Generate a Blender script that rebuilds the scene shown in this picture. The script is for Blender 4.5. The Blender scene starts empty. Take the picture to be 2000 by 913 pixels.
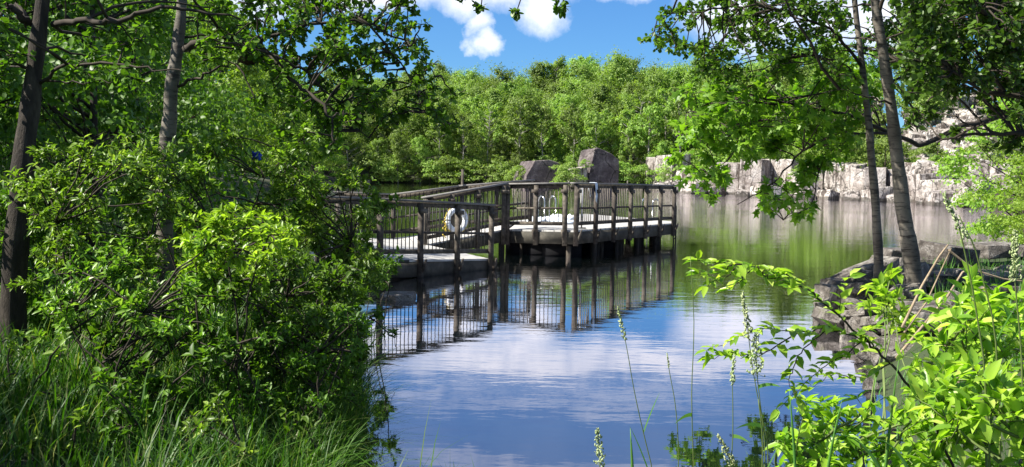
import bpy, bmesh, math, random
import numpy as np
from mathutils import Vector, Matrix, noise as mnoise

R = math.radians
scene = bpy.context.scene
COL = scene.collection

# ------------------------------------------------------------------ camera
EYE = 2.0                       # metres above the water
FPX, CX, CY = 1944.0, 1000.0, 456.5
PITCH, ROLL = math.atan(126.5 / FPX), R(1.0)
_F = np.array([0, math.cos(PITCH), -math.sin(PITCH)])
_D0 = np.array([0, -math.sin(PITCH), -math.cos(PITCH)])
_R0 = np.array([1.0, 0, 0])
_Rt = math.cos(ROLL) * _R0 - math.sin(ROLL) * _D0
_Dn = math.cos(ROLL) * _D0 + math.sin(ROLL) * _R0
cam_data = bpy.data.cameras.new("camera")
cam = bpy.data.objects.new("camera", cam_data)
COL.objects.link(cam)
cam_data.sensor_width = 36.0
cam_data.lens = FPX / 2000 * 36.0
cam_data.clip_start = 0.05
cam_data.clip_end = 5000
_m = Matrix.Identity(4)
for i in range(3):
    _m[i][0] = _Rt[i]; _m[i][1] = -_Dn[i]; _m[i][2] = -_F[i]
_m[2][3] = EYE
cam.matrix_world = _m
scene.camera = cam

def P(px, py, y):
    """the point y metres ahead that the photograph shows at (px, py)"""
    d = FPX * _F + (px - CX) * _Rt + (py - CY) * _Dn
    return np.array([0, 0, EYE]) + d * (y / d[1])
def G(px, py, z=0.0):
    d = FPX * _F + (px - CX) * _Rt + (py - CY) * _Dn
    return np.array([0, 0, EYE]) + d * ((z - EYE) / d[2])

# ------------------------------------------------------------------ light
SUN_EL = R(47)
SUN_AZ = math.atan2(-0.96, -0.20)          # measured from +Y towards +X
sun_dir = np.array([math.sin(SUN_AZ) * math.cos(SUN_EL), math.cos(SUN_AZ) * math.cos(SUN_EL), math.sin(SUN_EL)])
sd = bpy.data.lights.new("sun", 'SUN')
sd.energy = 5.0; sd.angle = R(0.5); sd.color = (1.0, 0.95, 0.86)
so = bpy.data.objects.new("sun", sd); COL.objects.link(so)
so.rotation_euler = Vector(sun_dir).to_track_quat('Z', 'Y').to_euler()
so.location = (0, 0, 60)

scene.view_settings.view_transform = 'Standard'
scene.view_settings.look = 'None'
scene.view_settings.exposure = 1.4
scene.view_settings.gamma = 1
scene.view_settings.use_curve_mapping = False
scene.cycles.max_bounces = 6
scene.cycles.diffuse_bounces = 3
scene.cycles.glossy_bounces = 3
scene.cycles.transmission_bounces = 4
scene.cycles.transparent_max_bounces = 4
scene.cycles.sample_clamp_indirect = 6
scene.cycles.use_denoising = True

class NT:
    def __init__(s, tree): s.t = tree; tree.nodes.clear()
    def n(s, typ, **kw):
        nd = s.t.nodes.new(typ)
        for k, v in kw.items():
            if k.startswith('i_'):
                nd.inputs[k[2:].replace('_', ' ')].default_value = v
            else: setattr(nd, k, v)
        return nd
    def l(s, a, b): s.t.links.new(a, b)
    def math(s, op, a, b=None, c=None, clamp=False):
        nd = s.t.nodes.new('ShaderNodeMath'); nd.operation = op; nd.use_clamp = clamp
        for i, v in enumerate((a, b, c)):
            if v is None: continue
            if isinstance(v, (int, float)): nd.inputs[i].default_value = v
            else: s.l(v, nd.inputs[i])
        return nd.outputs[0]
    def mix(s, fac, a, b, blend='MIX'):
        nd = s.t.nodes.new('ShaderNodeMix'); nd.data_type = 'RGBA'; nd.blend_type = blend
        for sock, v in ((nd.inputs[0], fac), (nd.inputs[6], a), (nd.inputs[7], b)):
            if isinstance(v, (int, float)): sock.default_value = v
            elif isinstance(v, tuple): sock.default_value = (*v, 1) if len(v) == 3 else v
            else: s.l(v, sock)
        return nd.outputs[2]
    def ramp(s, src, stops, interp='LINEAR'):
        nd = s.t.nodes.new('ShaderNodeValToRGB'); r = nd.color_ramp; r.interpolation = interp
        while len(r.elements) > 1: r.elements.remove(r.elements[-1])
        r.elements[0].position = stops[0][0]
        c = stops[0][1]; r.elements[0].color = (c, c, c, 1) if isinstance(c, (int, float)) else (*c, 1)
        for p, c in stops[1:]:
            e = r.elements.new(p); e.color = (c, c, c, 1) if isinstance(c, (int, float)) else (*c, 1)
        s.l(src, nd.inputs[0]); return nd.outputs[0]
    def noise(s, scale, detail=4, vec=None, rough=0.55, dist=0.0):
        nd = s.t.nodes.new('ShaderNodeTexNoise'); nd.inputs['Scale'].default_value = scale
        nd.inputs['Detail'].default_value = detail; nd.inputs['Roughness'].default_value = rough
        nd.inputs['Distortion'].default_value = dist
        if vec is not None: s.l(vec, nd.inputs['Vector'])
        return nd.outputs['Fac']

def make_world():
    w = bpy.data.worlds.new("World"); scene.world = w; w.use_nodes = True
    T = NT(w.node_tree)
    sky = T.n('ShaderNodeTexSky', sky_type='NISHITA', sun_disc=False)
    sky.sun_elevation = SUN_EL; sky.sun_rotation = SUN_AZ
    sky.air_density = 1.0; sky.dust_density = 0.2; sky.ozone_density = 2.5
    tint = T.mix(1.0, sky.outputs[0], (0.46, 0.84, 1.30), 'MULTIPLY')
    tc = T.n('ShaderNodeTexCoord')
    sep = T.n('ShaderNodeSeparateXYZ'); T.l(tc.outputs['Generated'], sep.inputs[0])
    # wobble the direction so that the clouds get ragged edges
    nz = T.n('ShaderNodeTexNoise'); nz.inputs['Scale'].default_value = 14; nz.inputs['Detail'].default_value = 7
    nz.inputs['Roughness'].default_value = 0.62
    T.l(tc.outputs['Generated'], nz.inputs['Vector'])
    sn = T.n('ShaderNodeSeparateColor'); T.l(nz.outputs['Color'], sn.inputs[0])
    y = T.math('MAXIMUM', sep.outputs[1], 0.02)
    u = T.math('ADD', T.math('DIVIDE', sep.outputs[0], y), T.math('MULTIPLY_ADD', sn.outputs[0], 0.075, -0.0375))
    v = T.math('ADD', T.math('DIVIDE', sep.outputs[2], y), T.math('MULTIPLY_ADD', sn.outputs[1], 0.06, -0.03))
    blobs = [(.030, .152, .024, .024), (.0, .178, .06, .022), (-.034, .145, .014, .014), (-.05, .168, .03, .02), (-.032, .124, .016, .012),
             (.22, .15, .06, .03), (.34, .16, .09, .04), (.17, .192, .16, .019), (.0, .196, .14, .019), (.32, .192, .12, .019),
             (-.16, .175, .09, .02), (-.26, .16, .05, .02), (-.1, .228, .14, .009), (.06, .245, .18, .009), (-.02, .30, .12, .009), (.12, .225, .12, .009), (.16, .31, .12, .009)]
    acc = None
    for (a, b, ra, rb) in blobs:
        du = T.math('DIVIDE', T.math('SUBTRACT', u, a), ra * 1.3)
        dv = T.math('DIVIDE', T.math('SUBTRACT', v, b), rb * 1.3)
        r2 = T.math('ADD', T.math('MULTIPLY', du, du), T.math('MULTIPLY', dv, dv))
        g = T.math('SUBTRACT', 1.0, r2, clamp=True)
        if rb < .01: g = T.math('MULTIPLY', g, 0.45)
        acc = g if acc is None else T.math('MAXIMUM', acc, g)
    fl = T.noise(30, 8, tc.outputs['Generated'], 0.6)
    m = T.math('MULTIPLY', T.math('POWER', acc, 1.15), T.ramp(fl, [(0.28, 0.5), (0.52, 1.0)]))
    # thin cloud veil added above the view so the water mirrors paler sky
    veil = T.math('MULTIPLY', T.ramp(T.noise(5, 6, tc.outputs['Generated'], .6), [(.3, .05), (.7, .22)]), T.ramp(sep.outputs[2], [(.17, 0.0), (.30, 1.0)]))
    m = T.math('MAXIMUM', m, veil)
    # ordinary scattered cloud everywhere else
    far = T.noise(2.6, 8, tc.outputs['Generated'], 0.6)
    off = T.math('LESS_THAN', sep.outputs[1], 0.35)
    m2 = T.math('MULTIPLY', T.ramp(far, [(0.52, 0.0), (0.68, 0.8)]), off)
    m = T.math('MAXIMUM', m, m2)
    col = T.mix(m, tint, (11.0, 11.2, 12.2))
    bg = T.n('ShaderNodeBackground'); bg.inputs['Strength'].default_value = 0.044
    T.l(col, bg.inputs[0])
    out = T.n('ShaderNodeOutputWorld'); T.l(bg.outputs[0], out.inputs[0])
make_world()

# ------------------------------------------------------------------ tagging
def tag(o, label=None, cat=None, group=None, kind=None):
    if label: o['label'] = label
    if cat: o['category'] = cat
    if group: o['group'] = group
    if kind: o['kind'] = kind
    return o
def empty(name, loc, label=None, cat=None, group=None, rz=0.0):
    o = bpy.data.objects.new(name, None); COL.objects.link(o)
    o.location = tuple(float(c) for c in loc); o.rotation_euler = (0, 0, rz)
    o.empty_display_size = 0.2
    return tag(o, label, cat, group)
def link(name, me, parent=None, mat=None):
    o = bpy.data.objects.new(name, me); COL.objects.link(o)
    if mat is not None and not me.materials: me.materials.append(mat)
    if parent is not None: o.parent = parent
    return o
def local(pts, origin): return np.asarray(pts, float) - np.asarray(origin, float)
ORD = ('first second third fourth fifth sixth seventh eighth ninth tenth eleventh twelfth thirteenth fourteenth fifteenth '
       'sixteenth seventeenth eighteenth nineteenth twentieth').split()

# ------------------------------------------------------------------ materials
def mat_new(name):
    m = bpy.data.materials.new(name); m.use_nodes = True
    return m, NT(m.node_tree)
def leaf_mat(name, a, b, trans=0.4, rough=0.45, objvar=0.25, tcol=None, c=None):
    m, T = mat_new(name)
    geo = T.n('ShaderNodeNewGeometry'); oi = T.n('ShaderNodeObjectInfo')
    stops = [(0.0, a), (0.8, b)] + ([(1.0, c)] if c else [])
    col = T.ramp(geo.outputs['Random Per Island'], stops)
    hs = T.n('ShaderNodeHueSaturation')
    T.l(col, hs.inputs['Color'])
    T.l(T.math('MULTIPLY_ADD', oi.outputs['Random'], objvar, 1 - objvar / 2), hs.inputs['Value'])
    T.l(T.math('MULTIPLY_ADD', oi.outputs['Random'], 0.018, 0.491), hs.inputs['Hue'])
    bs = T.n('ShaderNodeBsdfPrincipled'); bs.inputs['Roughness'].default_value = rough
    bs.inputs['Specular IOR Level'].default_value = 0.4
    T.l(hs.outputs[0], bs.inputs['Base Color'])
    tr = T.n('ShaderNodeBsdfTranslucent')
    tm = T.mix(1.0, hs.outputs[0], tcol or (1.35, 1.5, 0.5), 'MULTIPLY')
    T.l(tm, tr.inputs[0])
    mx = T.n('ShaderNodeMixShader'); mx.inputs[0].default_value = trans
    T.l(bs.outputs[0], mx.inputs[1]); T.l(tr.outputs[0], mx.inputs[2])
    T.l(mx.outputs[0], T.n('ShaderNodeOutputMaterial').inputs[0])
    return m
def surf_mat(name, cols, scale=3.0, rough=0.85, bump=0.3, bscale=20.0, objvar=0.0, stretch=None, dist=0.02, spec=0.3, stain=0, crack=0):
    """noise-blended colour stops with bump"""
    m, T = mat_new(name)
    tc = T.n('ShaderNodeTexCoord'); vec = tc.outputs['Object']
    if stretch:
        mp = T.n('ShaderNodeMapping'); mp.inputs['Scale'].default_value = stretch
        T.l(vec, mp.inputs[0]); vec = mp.outputs[0]
    f = T.noise(scale, 6, vec, 0.65, 0.3)
    n = len(cols)
    col = T.ramp(f, [(0.28 + 0.44 * i / max(1, n - 1), c) for i, c in enumerate(cols)])
    if objvar:
        oi = T.n('ShaderNodeObjectInfo'); hs = T.n('ShaderNodeHueSaturation'); T.l(col, hs.inputs['Color'])
        T.l(T.math('MULTIPLY_ADD', oi.outputs['Random'], objvar, 1 - objvar / 2), hs.inputs['Value'])
        T.l(T.math('MULTIPLY_ADD', oi.outputs['Random'], 0.02, 0.49), hs.inputs['Hue']); col = hs.outputs[0]
    if crack:
        vo = T.n('ShaderNodeTexVoronoi', feature='DISTANCE_TO_EDGE'); vo.inputs['Scale'].default_value = crack
        nz = T.n('ShaderNodeTexNoise'); nz.inputs['Scale'].default_value = crack * 2; nz.inputs['Detail'].default_value = 5; T.l(vec, nz.inputs['Vector'])
        vm = T.n('ShaderNodeVectorMath', operation='MULTIPLY_ADD'); T.l(nz.outputs['Color'], vm.inputs[0])
        vm.inputs[1].default_value = (.9 / crack,) * 3; T.l(vec, vm.inputs[2]); T.l(vm.outputs[0], vo.inputs['Vector'])
        col = T.mix(T.ramp(vo.outputs['Distance'], [(.006, .85), (.035, 0.0)]), col, (.02, .017, .014))
        spk = T.noise(crack * 12, 3, vec, .8)
        col = T.mix(T.ramp(spk, [(.38, .55), (.5, 0.0)]), col, (.05, .042, .036))
        lich = T.noise(crack * 1.1, 5, vec, .7)
        col = T.mix(T.ramp(lich, [(.60, 0.0), (.68, .45)]), col, (.11, .12, .05))
    if stain:
        gp = T.n('ShaderNodeNewGeometry'); sz = T.n('ShaderNodeSeparateXYZ'); T.l(gp.outputs['Position'], sz.inputs[0])
        zz = T.math('ADD', sz.outputs[2], T.math('MULTIPLY_ADD', T.noise(1.5, 4, gp.outputs['Position']), .5, -.25))
        col = T.mix(T.ramp(T.math('MULTIPLY', zz, 1.0), [(stain * .6, .8), (stain, 0.0)]), col, (.05, .045, .035))
        mp2 = T.n('ShaderNodeMapping'); mp2.inputs['Scale'].default_value = (2.2, 2.2, .22); T.l(gp.outputs['Position'], mp2.inputs[0])
        col = T.mix(T.ramp(T.noise(1.0, 5, mp2.outputs[0], .7), [(.40, .92), (.48, 0.0)]), col, (.05, .038, .03))
    bs = T.n('ShaderNodeBsdfPrincipled'); bs.inputs['Roughness'].default_value = rough
    bs.inputs['Specular IOR Level'].default_value = spec
    T.l(col, bs.inputs['Base Color'])
    if bump:
        bp = T.n('ShaderNodeBump'); bp.inputs['Strength'].default_value = bump; bp.inputs['Distance'].default_value = dist
        T.l(T.noise(bscale, 8, vec, 0.7), bp.inputs['Height']); T.l(bp.outputs[0], bs.inputs['Normal'])
    T.l(bs.outputs[0], T.n('ShaderNodeOutputMaterial').inputs[0])
    return m
def birch_mat():
    m, T = mat_new('aspen_bark')
    tc = T.n('ShaderNodeTexCoord'); mp = T.n('ShaderNodeMapping'); mp.inputs['Scale'].default_value = (3, 3, 14)
    T.l(tc.outputs['Object'], mp.inputs[0])
    base = T.ramp(T.noise(2.2, 5, tc.outputs['Object']), [(0.3, (.06, .05, .037)), (0.7, (.21, .185, .145))])
    sc = T.ramp(T.noise(1.6, 6, mp.outputs[0], 0.7), [(0.40, 1.0), (0.50, 0.0)])
    col = T.mix(sc, base, (.035, .028, .022))
    bs = T.n('ShaderNodeBsdfPrincipled'); bs.inputs['Roughness'].default_value = 0.8
    T.l(col, bs.inputs['Base Color'])
    bp = T.n('ShaderNodeBump'); bp.inputs['Strength'].default_value = 0.5; bp.inputs['Distance'].default_value = 0.01
    T.l(T.noise(9, 6, mp.outputs[0]), bp.inputs['Height']); T.l(bp.outputs[0], bs.inputs['Normal'])
    T.l(bs.outputs[0], T.n('ShaderNodeOutputMaterial').inputs[0])
    return m
def water_mat():
    m, T = mat_new('pond_water')
    tc = T.n('ShaderNodeTexCoord')
    def mapped(sx, sy, rot=0.0):
        mp = T.n('ShaderNodeMapping'); mp.inputs['Scale'].default_value = (sx, sy, 1); mp.inputs['Rotation'].default_value = (0, 0, rot)
        T.l(tc.outputs['Object'], mp.inputs[0]); return mp.outputs[0]
    swell = T.noise(1.0, 3, mapped(0.7, 1.6, 0.15), 0.5)
    chop = T.noise(1.0, 4, mapped(1.3, 4.2, -0.1), 0.5)
    fine = T.noise(1.0, 2, mapped(10, 16, 0.3), 0.5)
    sep = T.n('ShaderNodeSeparateXYZ'); T.l(tc.outputs['Object'], sep.inputs[0])
    # the breeze ruffles the open water; the lee of the near bank lies calmer
    ruff = T.ramp(T.math('MULTIPLY', sep.outputs[1], 0.01), [(0.05, 0.05), (0.10, 0.14), (0.16, 0.32), (0.25, 0.6), (0.4, 1.2), (0.6, 2.4)])
    patch = T.ramp(T.noise(1.0, 3, mapped(0.05, 0.16), 0.5), [(0.35, 0.45), (0.65, 1.3)])
    amp = T.math('MULTIPLY', ruff, patch)
    h = T.math('ADD', T.math('MULTIPLY', swell, 0.0045), T.math('MULTIPLY', T.math('MULTIPLY', chop, 0.014), amp))
    h = T.math('ADD', h, T.math('MULTIPLY', T.math('MULTIPLY', fine, 0.0025), amp))
    bp = T.n('ShaderNodeBump'); bp.inputs['Strength'].default_value = 0.55; bp.inputs['Distance'].default_value = 1.0
    T.l(h, bp.inputs['Height'])
    fr = T.n('ShaderNodeFresnel'); fr.inputs['IOR'].default_value = 1.45; T.l(bp.outputs[0], fr.inputs['Normal'])
    fac = T.math('MULTIPLY_ADD', fr.outputs[0], 0.95, 0.31, clamp=True)
    gl = T.n('ShaderNodeBsdfGlossy'); gl.inputs['Roughness'].default_value = 0.015
    gl.inputs['Color'].default_value = (0.98, 0.955, 1.0, 1); T.l(bp.outputs[0], gl.inputs['Normal'])
    df = T.n('ShaderNodeBsdfDiffuse'); df.inputs['Color'].default_value = (0.003, 0.006, 0.006, 1)
    mx = T.n('ShaderNodeMixShader'); T.l(fac, mx.inputs[0]); T.l(df.outputs[0], mx.inputs[1]); T.l(gl.outputs[0], mx.inputs[2])
    T.l(mx.outputs[0], T.n('ShaderNodeOutputMaterial').inputs[0])
    return m
M = {}
M['forest'] = leaf_mat('forest_leaves', (.095, .17, .028), (.245, .345, .070), 0.45, 0.6, 0.7)
M['bank'] = leaf_mat('bank_leaves', (.085, .17, .014), (.22, .34, .035), 0.45, 0.55, 0.3)
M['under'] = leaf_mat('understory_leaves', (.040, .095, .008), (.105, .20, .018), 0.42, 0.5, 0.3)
M['aspen'] = leaf_mat('aspen_leaves', (.038, .095, .008), (.12, .225, .020), 0.45, 0.42, 0.1)
M['maple'] = leaf_mat('maple_leaves', (.075, .165, .010), (.20, .33, .028), 0.50, 0.45, 0.1)
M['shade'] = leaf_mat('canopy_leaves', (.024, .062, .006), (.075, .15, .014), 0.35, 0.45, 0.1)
M['shrub'] = leaf_mat('shrub_leaves', (.055, .125, .010), (.175, .30, .035), 0.42, 0.38, 0.15, c=(.30, .41, .10))
M['young'] = leaf_mat('young_leaves', (.10, .24, .020), (.32, .50, .05), 0.50, 0.35, 0.1, c=(.50, .62, .14))
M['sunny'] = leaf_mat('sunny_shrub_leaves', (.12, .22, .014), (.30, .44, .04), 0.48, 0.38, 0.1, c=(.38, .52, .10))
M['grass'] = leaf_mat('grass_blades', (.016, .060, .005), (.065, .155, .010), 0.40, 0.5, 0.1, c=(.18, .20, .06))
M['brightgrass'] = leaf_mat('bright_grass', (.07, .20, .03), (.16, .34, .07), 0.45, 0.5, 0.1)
M['seed'] = leaf_mat('grass_seed', (.28, .36, .14), (.48, .54, .28), 0.3, 0.7, 0.1, tcol=(1, 1, .8))
M['bark'] = surf_mat('dark_bark', [(.012, .010, .008), (.036, .029, .022), (.085, .07, .055)], 3, .9, .8, 18, stretch=(4, 4, 1))
M['twig'] = surf_mat('twig_bark', [(.018, .014, .010), (.055, .044, .032)], 6, .9, 0)
M['stem'] = surf_mat('green_stem', [(.06, .10, .02), (.12, .16, .04)], 6, .6, 0)
M['farbark'] = surf_mat('pale_far_bark', [(.12, .11, .09), (.36, .34, .30)], 2, .9, 0)
M['aspenbark'] = birch_mat()
M['dead'] = surf_mat('dead_wood', [(.16, .12, .07), (.36, .28, .19)], 12, .9, .4, 30)
M['wood'] = surf_mat('weathered_timber', [(.028, .023, .018), (.075, .063, .050), (.15, .13, .105)], 4, .85, .5, 14, objvar=.5, stretch=(3, 3, 3), dist=.004)
M['wood_shade'] = surf_mat('shaded_timber', [(.018, .017, .013), (.048, .044, .034), (.10, .09, .07)], 4, .8, .5, 14, objvar=.3, dist=.004)  # darker timber copy with the fascia boards' shade put into its colour
M['cap'] = surf_mat('bleached_rail_cap', [(.10, .095, .09), (.21, .20, .19)], 4, .8, .4, 14, objvar=.25, dist=.004)
M['slat'] = surf_mat('grey_slat', [(.07, .06, .05), (.17, .15, .13)], 9, .8, 0)
M['black'] = surf_mat('black_float', [(.004, .004, .005), (.009, .009, .010)], 9, .9, 0, spec=.1)
M['iron'] = surf_mat('dark_iron', [(.018, .018, .017), (.035, .034, .03)], 9, .55, 0)
M['rock'] = surf_mat('grey_boulder', [(.030, .026, .022), (.13, .115, .10), (.34, .32, .295)], 5.0, .9, 1.0, 14, objvar=.5, dist=.05, crack=5)
M['granite'] = surf_mat('pale_granite', [(.11, .082, .065), (.38, .34, .305), (.60, .57, .53)], .8, crack=.55, rough=.85, bump=1.0, bscale=2.6, objvar=.3, dist=.2, stain=.28)
M['darkrock'] = surf_mat('dark_far_rock', [(.045, .035, .038), (.11, .09, .09), (.24, .21, .20)], .9, .9, 1.0, 3.0, dist=.2, crack=.4)
M['white'] = surf_mat('white_plastic', [(.62, .64, .66), (.80, .81, .82)], 5, .4, 0)
M['chrome'] = surf_mat('brushed_steel', [(.5, .5, .5), (.6, .6, .6)], 5, .25, 0)
M['chrome'].node_tree.nodes['Principled BSDF'].inputs['Metallic'].default_value = 0.9
M['cloth'] = surf_mat('pale_cloth', [(.45, .52, .60), (.68, .74, .80)], 8, .9, .3, 30)
M['blue'] = surf_mat('blue_cloth', [(.02, .05, .35), (.04, .09, .50)], 8, .8, .3, 30)
M['yellow'] = surf_mat('yellow_rope', [(.50, .36, .05), (.65, .50, .10)], 20, .8, .3, 60)
M['brown'] = surf_mat('brown_leaf_bundle', [(.035, .02, .012), (.09, .05, .03)], 20, .9, .6, 30)

def deck_mat():
    m, T = mat_new('deck_boards')
    tc = T.n('ShaderNodeTexCoord'); sep = T.n('ShaderNodeSeparateXYZ'); T.l(tc.outputs['Object'], sep.inputs[0])
    a = T.math('FRACT', T.math('MULTIPLY', sep.outputs[0], 1 / .145))
    gap = T.math('LESS_THAN', a, 0.07)
    idx = T.math('FLOOR', T.math('MULTIPLY', sep.outputs[0], 1 / .145))
    wn = T.n('ShaderNodeTexWhiteNoise'); wn.noise_dimensions = '1D'; T.l(idx, wn.inputs['W'])
    mp = T.n('ShaderNodeMapping'); mp.inputs['Scale'].default_value = (12, 1.2, 1); T.l(tc.outputs['Object'], mp.inputs[0])
    g = T.noise(2.5, 6, mp.outputs[0], .6)
    base = T.ramp(g, [(.3, (.27, .26, .24)), (.7, (.50, .49, .47))])
    base = T.mix(T.math('MULTIPLY', wn.outputs['Value'], .35), base, (.30, .29, .27))
    col = T.mix(gap, base, (.02, .02, .02))
    bs = T.n('ShaderNodeBsdfPrincipled'); bs.inputs['Roughness'].default_value = .75; T.l(col, bs.inputs['Base Color'])
    T.l(bs.outputs[0], T.n('ShaderNodeOutputMaterial').inputs[0])
    return m
M['deck'] = deck_mat()

def ground_mat():
    m, T = mat_new('bank_soil')
    tc = T.n('ShaderNodeTexCoord')
    f = T.noise(1.3, 8, tc.outputs['Object'], .7); g = T.noise(.12, 5, tc.outputs['Object'], .6)
    col = T.ramp(f, [(.3, (.012, .010, .007)), (.5, (.032, .025, .016)), (.7, (.022, .038, .010))])
    col = T.mix(T.ramp(g, [(.4, 0), (.6, .7)]), col, (.03, .065, .012))
    bs = T.n('ShaderNodeBsdfPrincipled'); bs.inputs['Roughness'].default_value = .95; T.l(col, bs.inputs['Base Color'])
    bp = T.n('ShaderNodeBump'); bp.inputs['Strength'].default_value = .7; bp.inputs['Distance'].default_value = .08
    T.l(T.noise(9, 8, tc.outputs['Object'], .7), bp.inputs['Height']); T.l(bp.outputs[0], bs.inputs['Normal'])
    T.l(bs.outputs[0], T.n('ShaderNodeOutputMaterial').inputs[0])
    return m
M['ground'] = ground_mat()

# ------------------------------------------------------------------ terrain and water
POND = np.array([(-1.0, 5.0), (1.3, 4.5), (2.3, 5.6), (3.0, 7.6), (3.5, 9.6), (4.1, 11.8), (4.25, 14.2), (5.3, 16.6), (7.6, 19.6), (11.5, 22.5),
                 (15, 28), (24, 45), (37, 66)] + [tuple(G(a, b)[:2] + np.array([.8, 2.6])) for a, b in ((1945, 402), (1868, 399), (1800, 396), (1700, 390), (1600, 386), (1520, 384), (1430, 379), (1340, 374), (1285, 372))] + [(13.5, 116), (4, 119), (-4, 121), (-13, 122),
                 (-19, 118), (-19, 104), (-14, 84), (-11.5, 61), (-10.5, 45), (-9, 30), (-6.5, 23), (-4.2, 18.5), (-2.6, 15.6), (-1.9, 11.5), (-1.15, 7.6)])
def pond_sdf(x, y):
    """distance to the shoreline, negative over the water"""
    x = np.asarray(x, float); y = np.asarray(y, float)
    d = np.full(x.shape, 1e9); ins = np.zeros(x.shape, bool)
    n = len(POND)
    for i in range(n):
        ax, ay = POND[i]; bx, by = POND[(i + 1) % n]
        ex, ey = bx - ax, by - ay
        t = np.clip(((x - ax) * ex + (y - ay) * ey) / (ex * ex + ey * ey), 0, 1)
        d = np.minimum(d, np.hypot(x - ax - t * ex, y - ay - t * ey))
        c = ((ay > y) != (by > y)) & (x < ex * (y - ay) / (ey if ey else 1e-9) + ax)
        ins ^= c
    return np.where(ins, -d, d)
def smooth(a, b, t):
    t = np.clip((t - a) / (b - a), 0, 1); return t * t * (3 - 2 * t)
def ground_h(x, y):
    x = np.asarray(x, float); y = np.asarray(y, float)
    s = pond_sdf(x, y)
    wob = 0.12 * np.sin(x * 1.3 + np.sin(y * .9)) * np.sin(y * 1.1 + 1.7) + 0.05 * np.sin(x * 4.1) * np.cos(y * 3.7)
    h = np.where(s < 0, -np.minimum(2.5, -s * 1.1) - .02, 0.45 * smooth(0, .9, s) + wob * smooth(0, 2, s))
    # hill behind the far shore, rising bank on the left, rubble slope above the ledge on the right
    far = smooth(96, 108, y) * np.clip(s, 0, 50)
    h = h + np.where(s > 0, far * .17 * smooth(0, 5, s), 0)
    left = np.where((x < -7) & (y > 18), np.clip(s - 2, 0, 40) * .16, 0)
    h = h + left * (1 - smooth(96, 108, y))
    right = np.where((x > 12) & (y > 60), 1, 0) * (1 - smooth(96, 108, y))
    h = h + right * np.where(s > 0, 1.9 * smooth(0, 1.5, s) + np.clip(s - 6, 0, 26) * .42, 0)
    return h
def build_terrain():
    def axis(lo, hi, c, n, k):
        t = np.linspace(-1, 1, n); a = np.sinh(t * k) / math.sinh(k)
        return np.where(a < 0, c + a * (c - lo), c + a * (hi - c))
    xs = axis(-900, 900, 0, 300, 7.0); ys = axis(-600, 1500, 10, 360, 6.6)
    X, Y = np.meshgrid(xs, ys); Z = ground_h(X, Y)
    Z = np.minimum(Z, 16 + 0.0 * Z) 
    v = np.stack([X, Y, Z], -1).reshape(-1, 3)
    nx, ny = len(xs), len(ys)
    i = np.arange(nx * ny).reshape(ny, nx)
    f = np.stack([i[:-1, :-1], i[:-1, 1:], i[1:, 1:], i[1:, :-1]], -1).reshape(-1, 4)
    me = mesh_arrays('ground', v, [f])
    o = link('ground', me, None, M['ground']); o['kind'] = 'structure'
    for p in me.polygons: p.use_smooth = True
def mesh_arrays(name, verts, facelists, smooth_=False):
    """facelists: list of int arrays (n,k)"""
    me = bpy.data.meshes.new(name)
    verts = np.ascontiguousarray(verts, np.float32)
    me.vertices.add(len(verts)); me.vertices.foreach_set('co', verts.ravel())
    idx = np.concatenate([f.ravel() for f in facelists]).astype(np.int32)
    tot = np.concatenate([np.full(len(f), f.shape[1]) for f in facelists]).astype(np.int32)
    start = np.concatenate([[0], np.cumsum(tot)[:-1]]).astype(np.int32)
    me.loops.add(len(idx)); me.loops.foreach_set('vertex_index', idx)
    me.polygons.add(len(tot)); me.polygons.foreach_set('loop_start', start)
    if smooth_: me.polygons.foreach_set('use_smooth', np.ones(len(tot), bool))
    me.update(calc_edges=True); me.validate()
    return me
build_terrain()
_w = bpy.data.meshes.new('water')
_w.from_pydata([(-60, 3, 0), (80, 3, 0), (80, 135, 0), (-60, 135, 0)], [], [(0, 1, 2, 3)])
wo = link('water', _w, None, water_mat()); wo['kind'] = 'structure'

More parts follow.
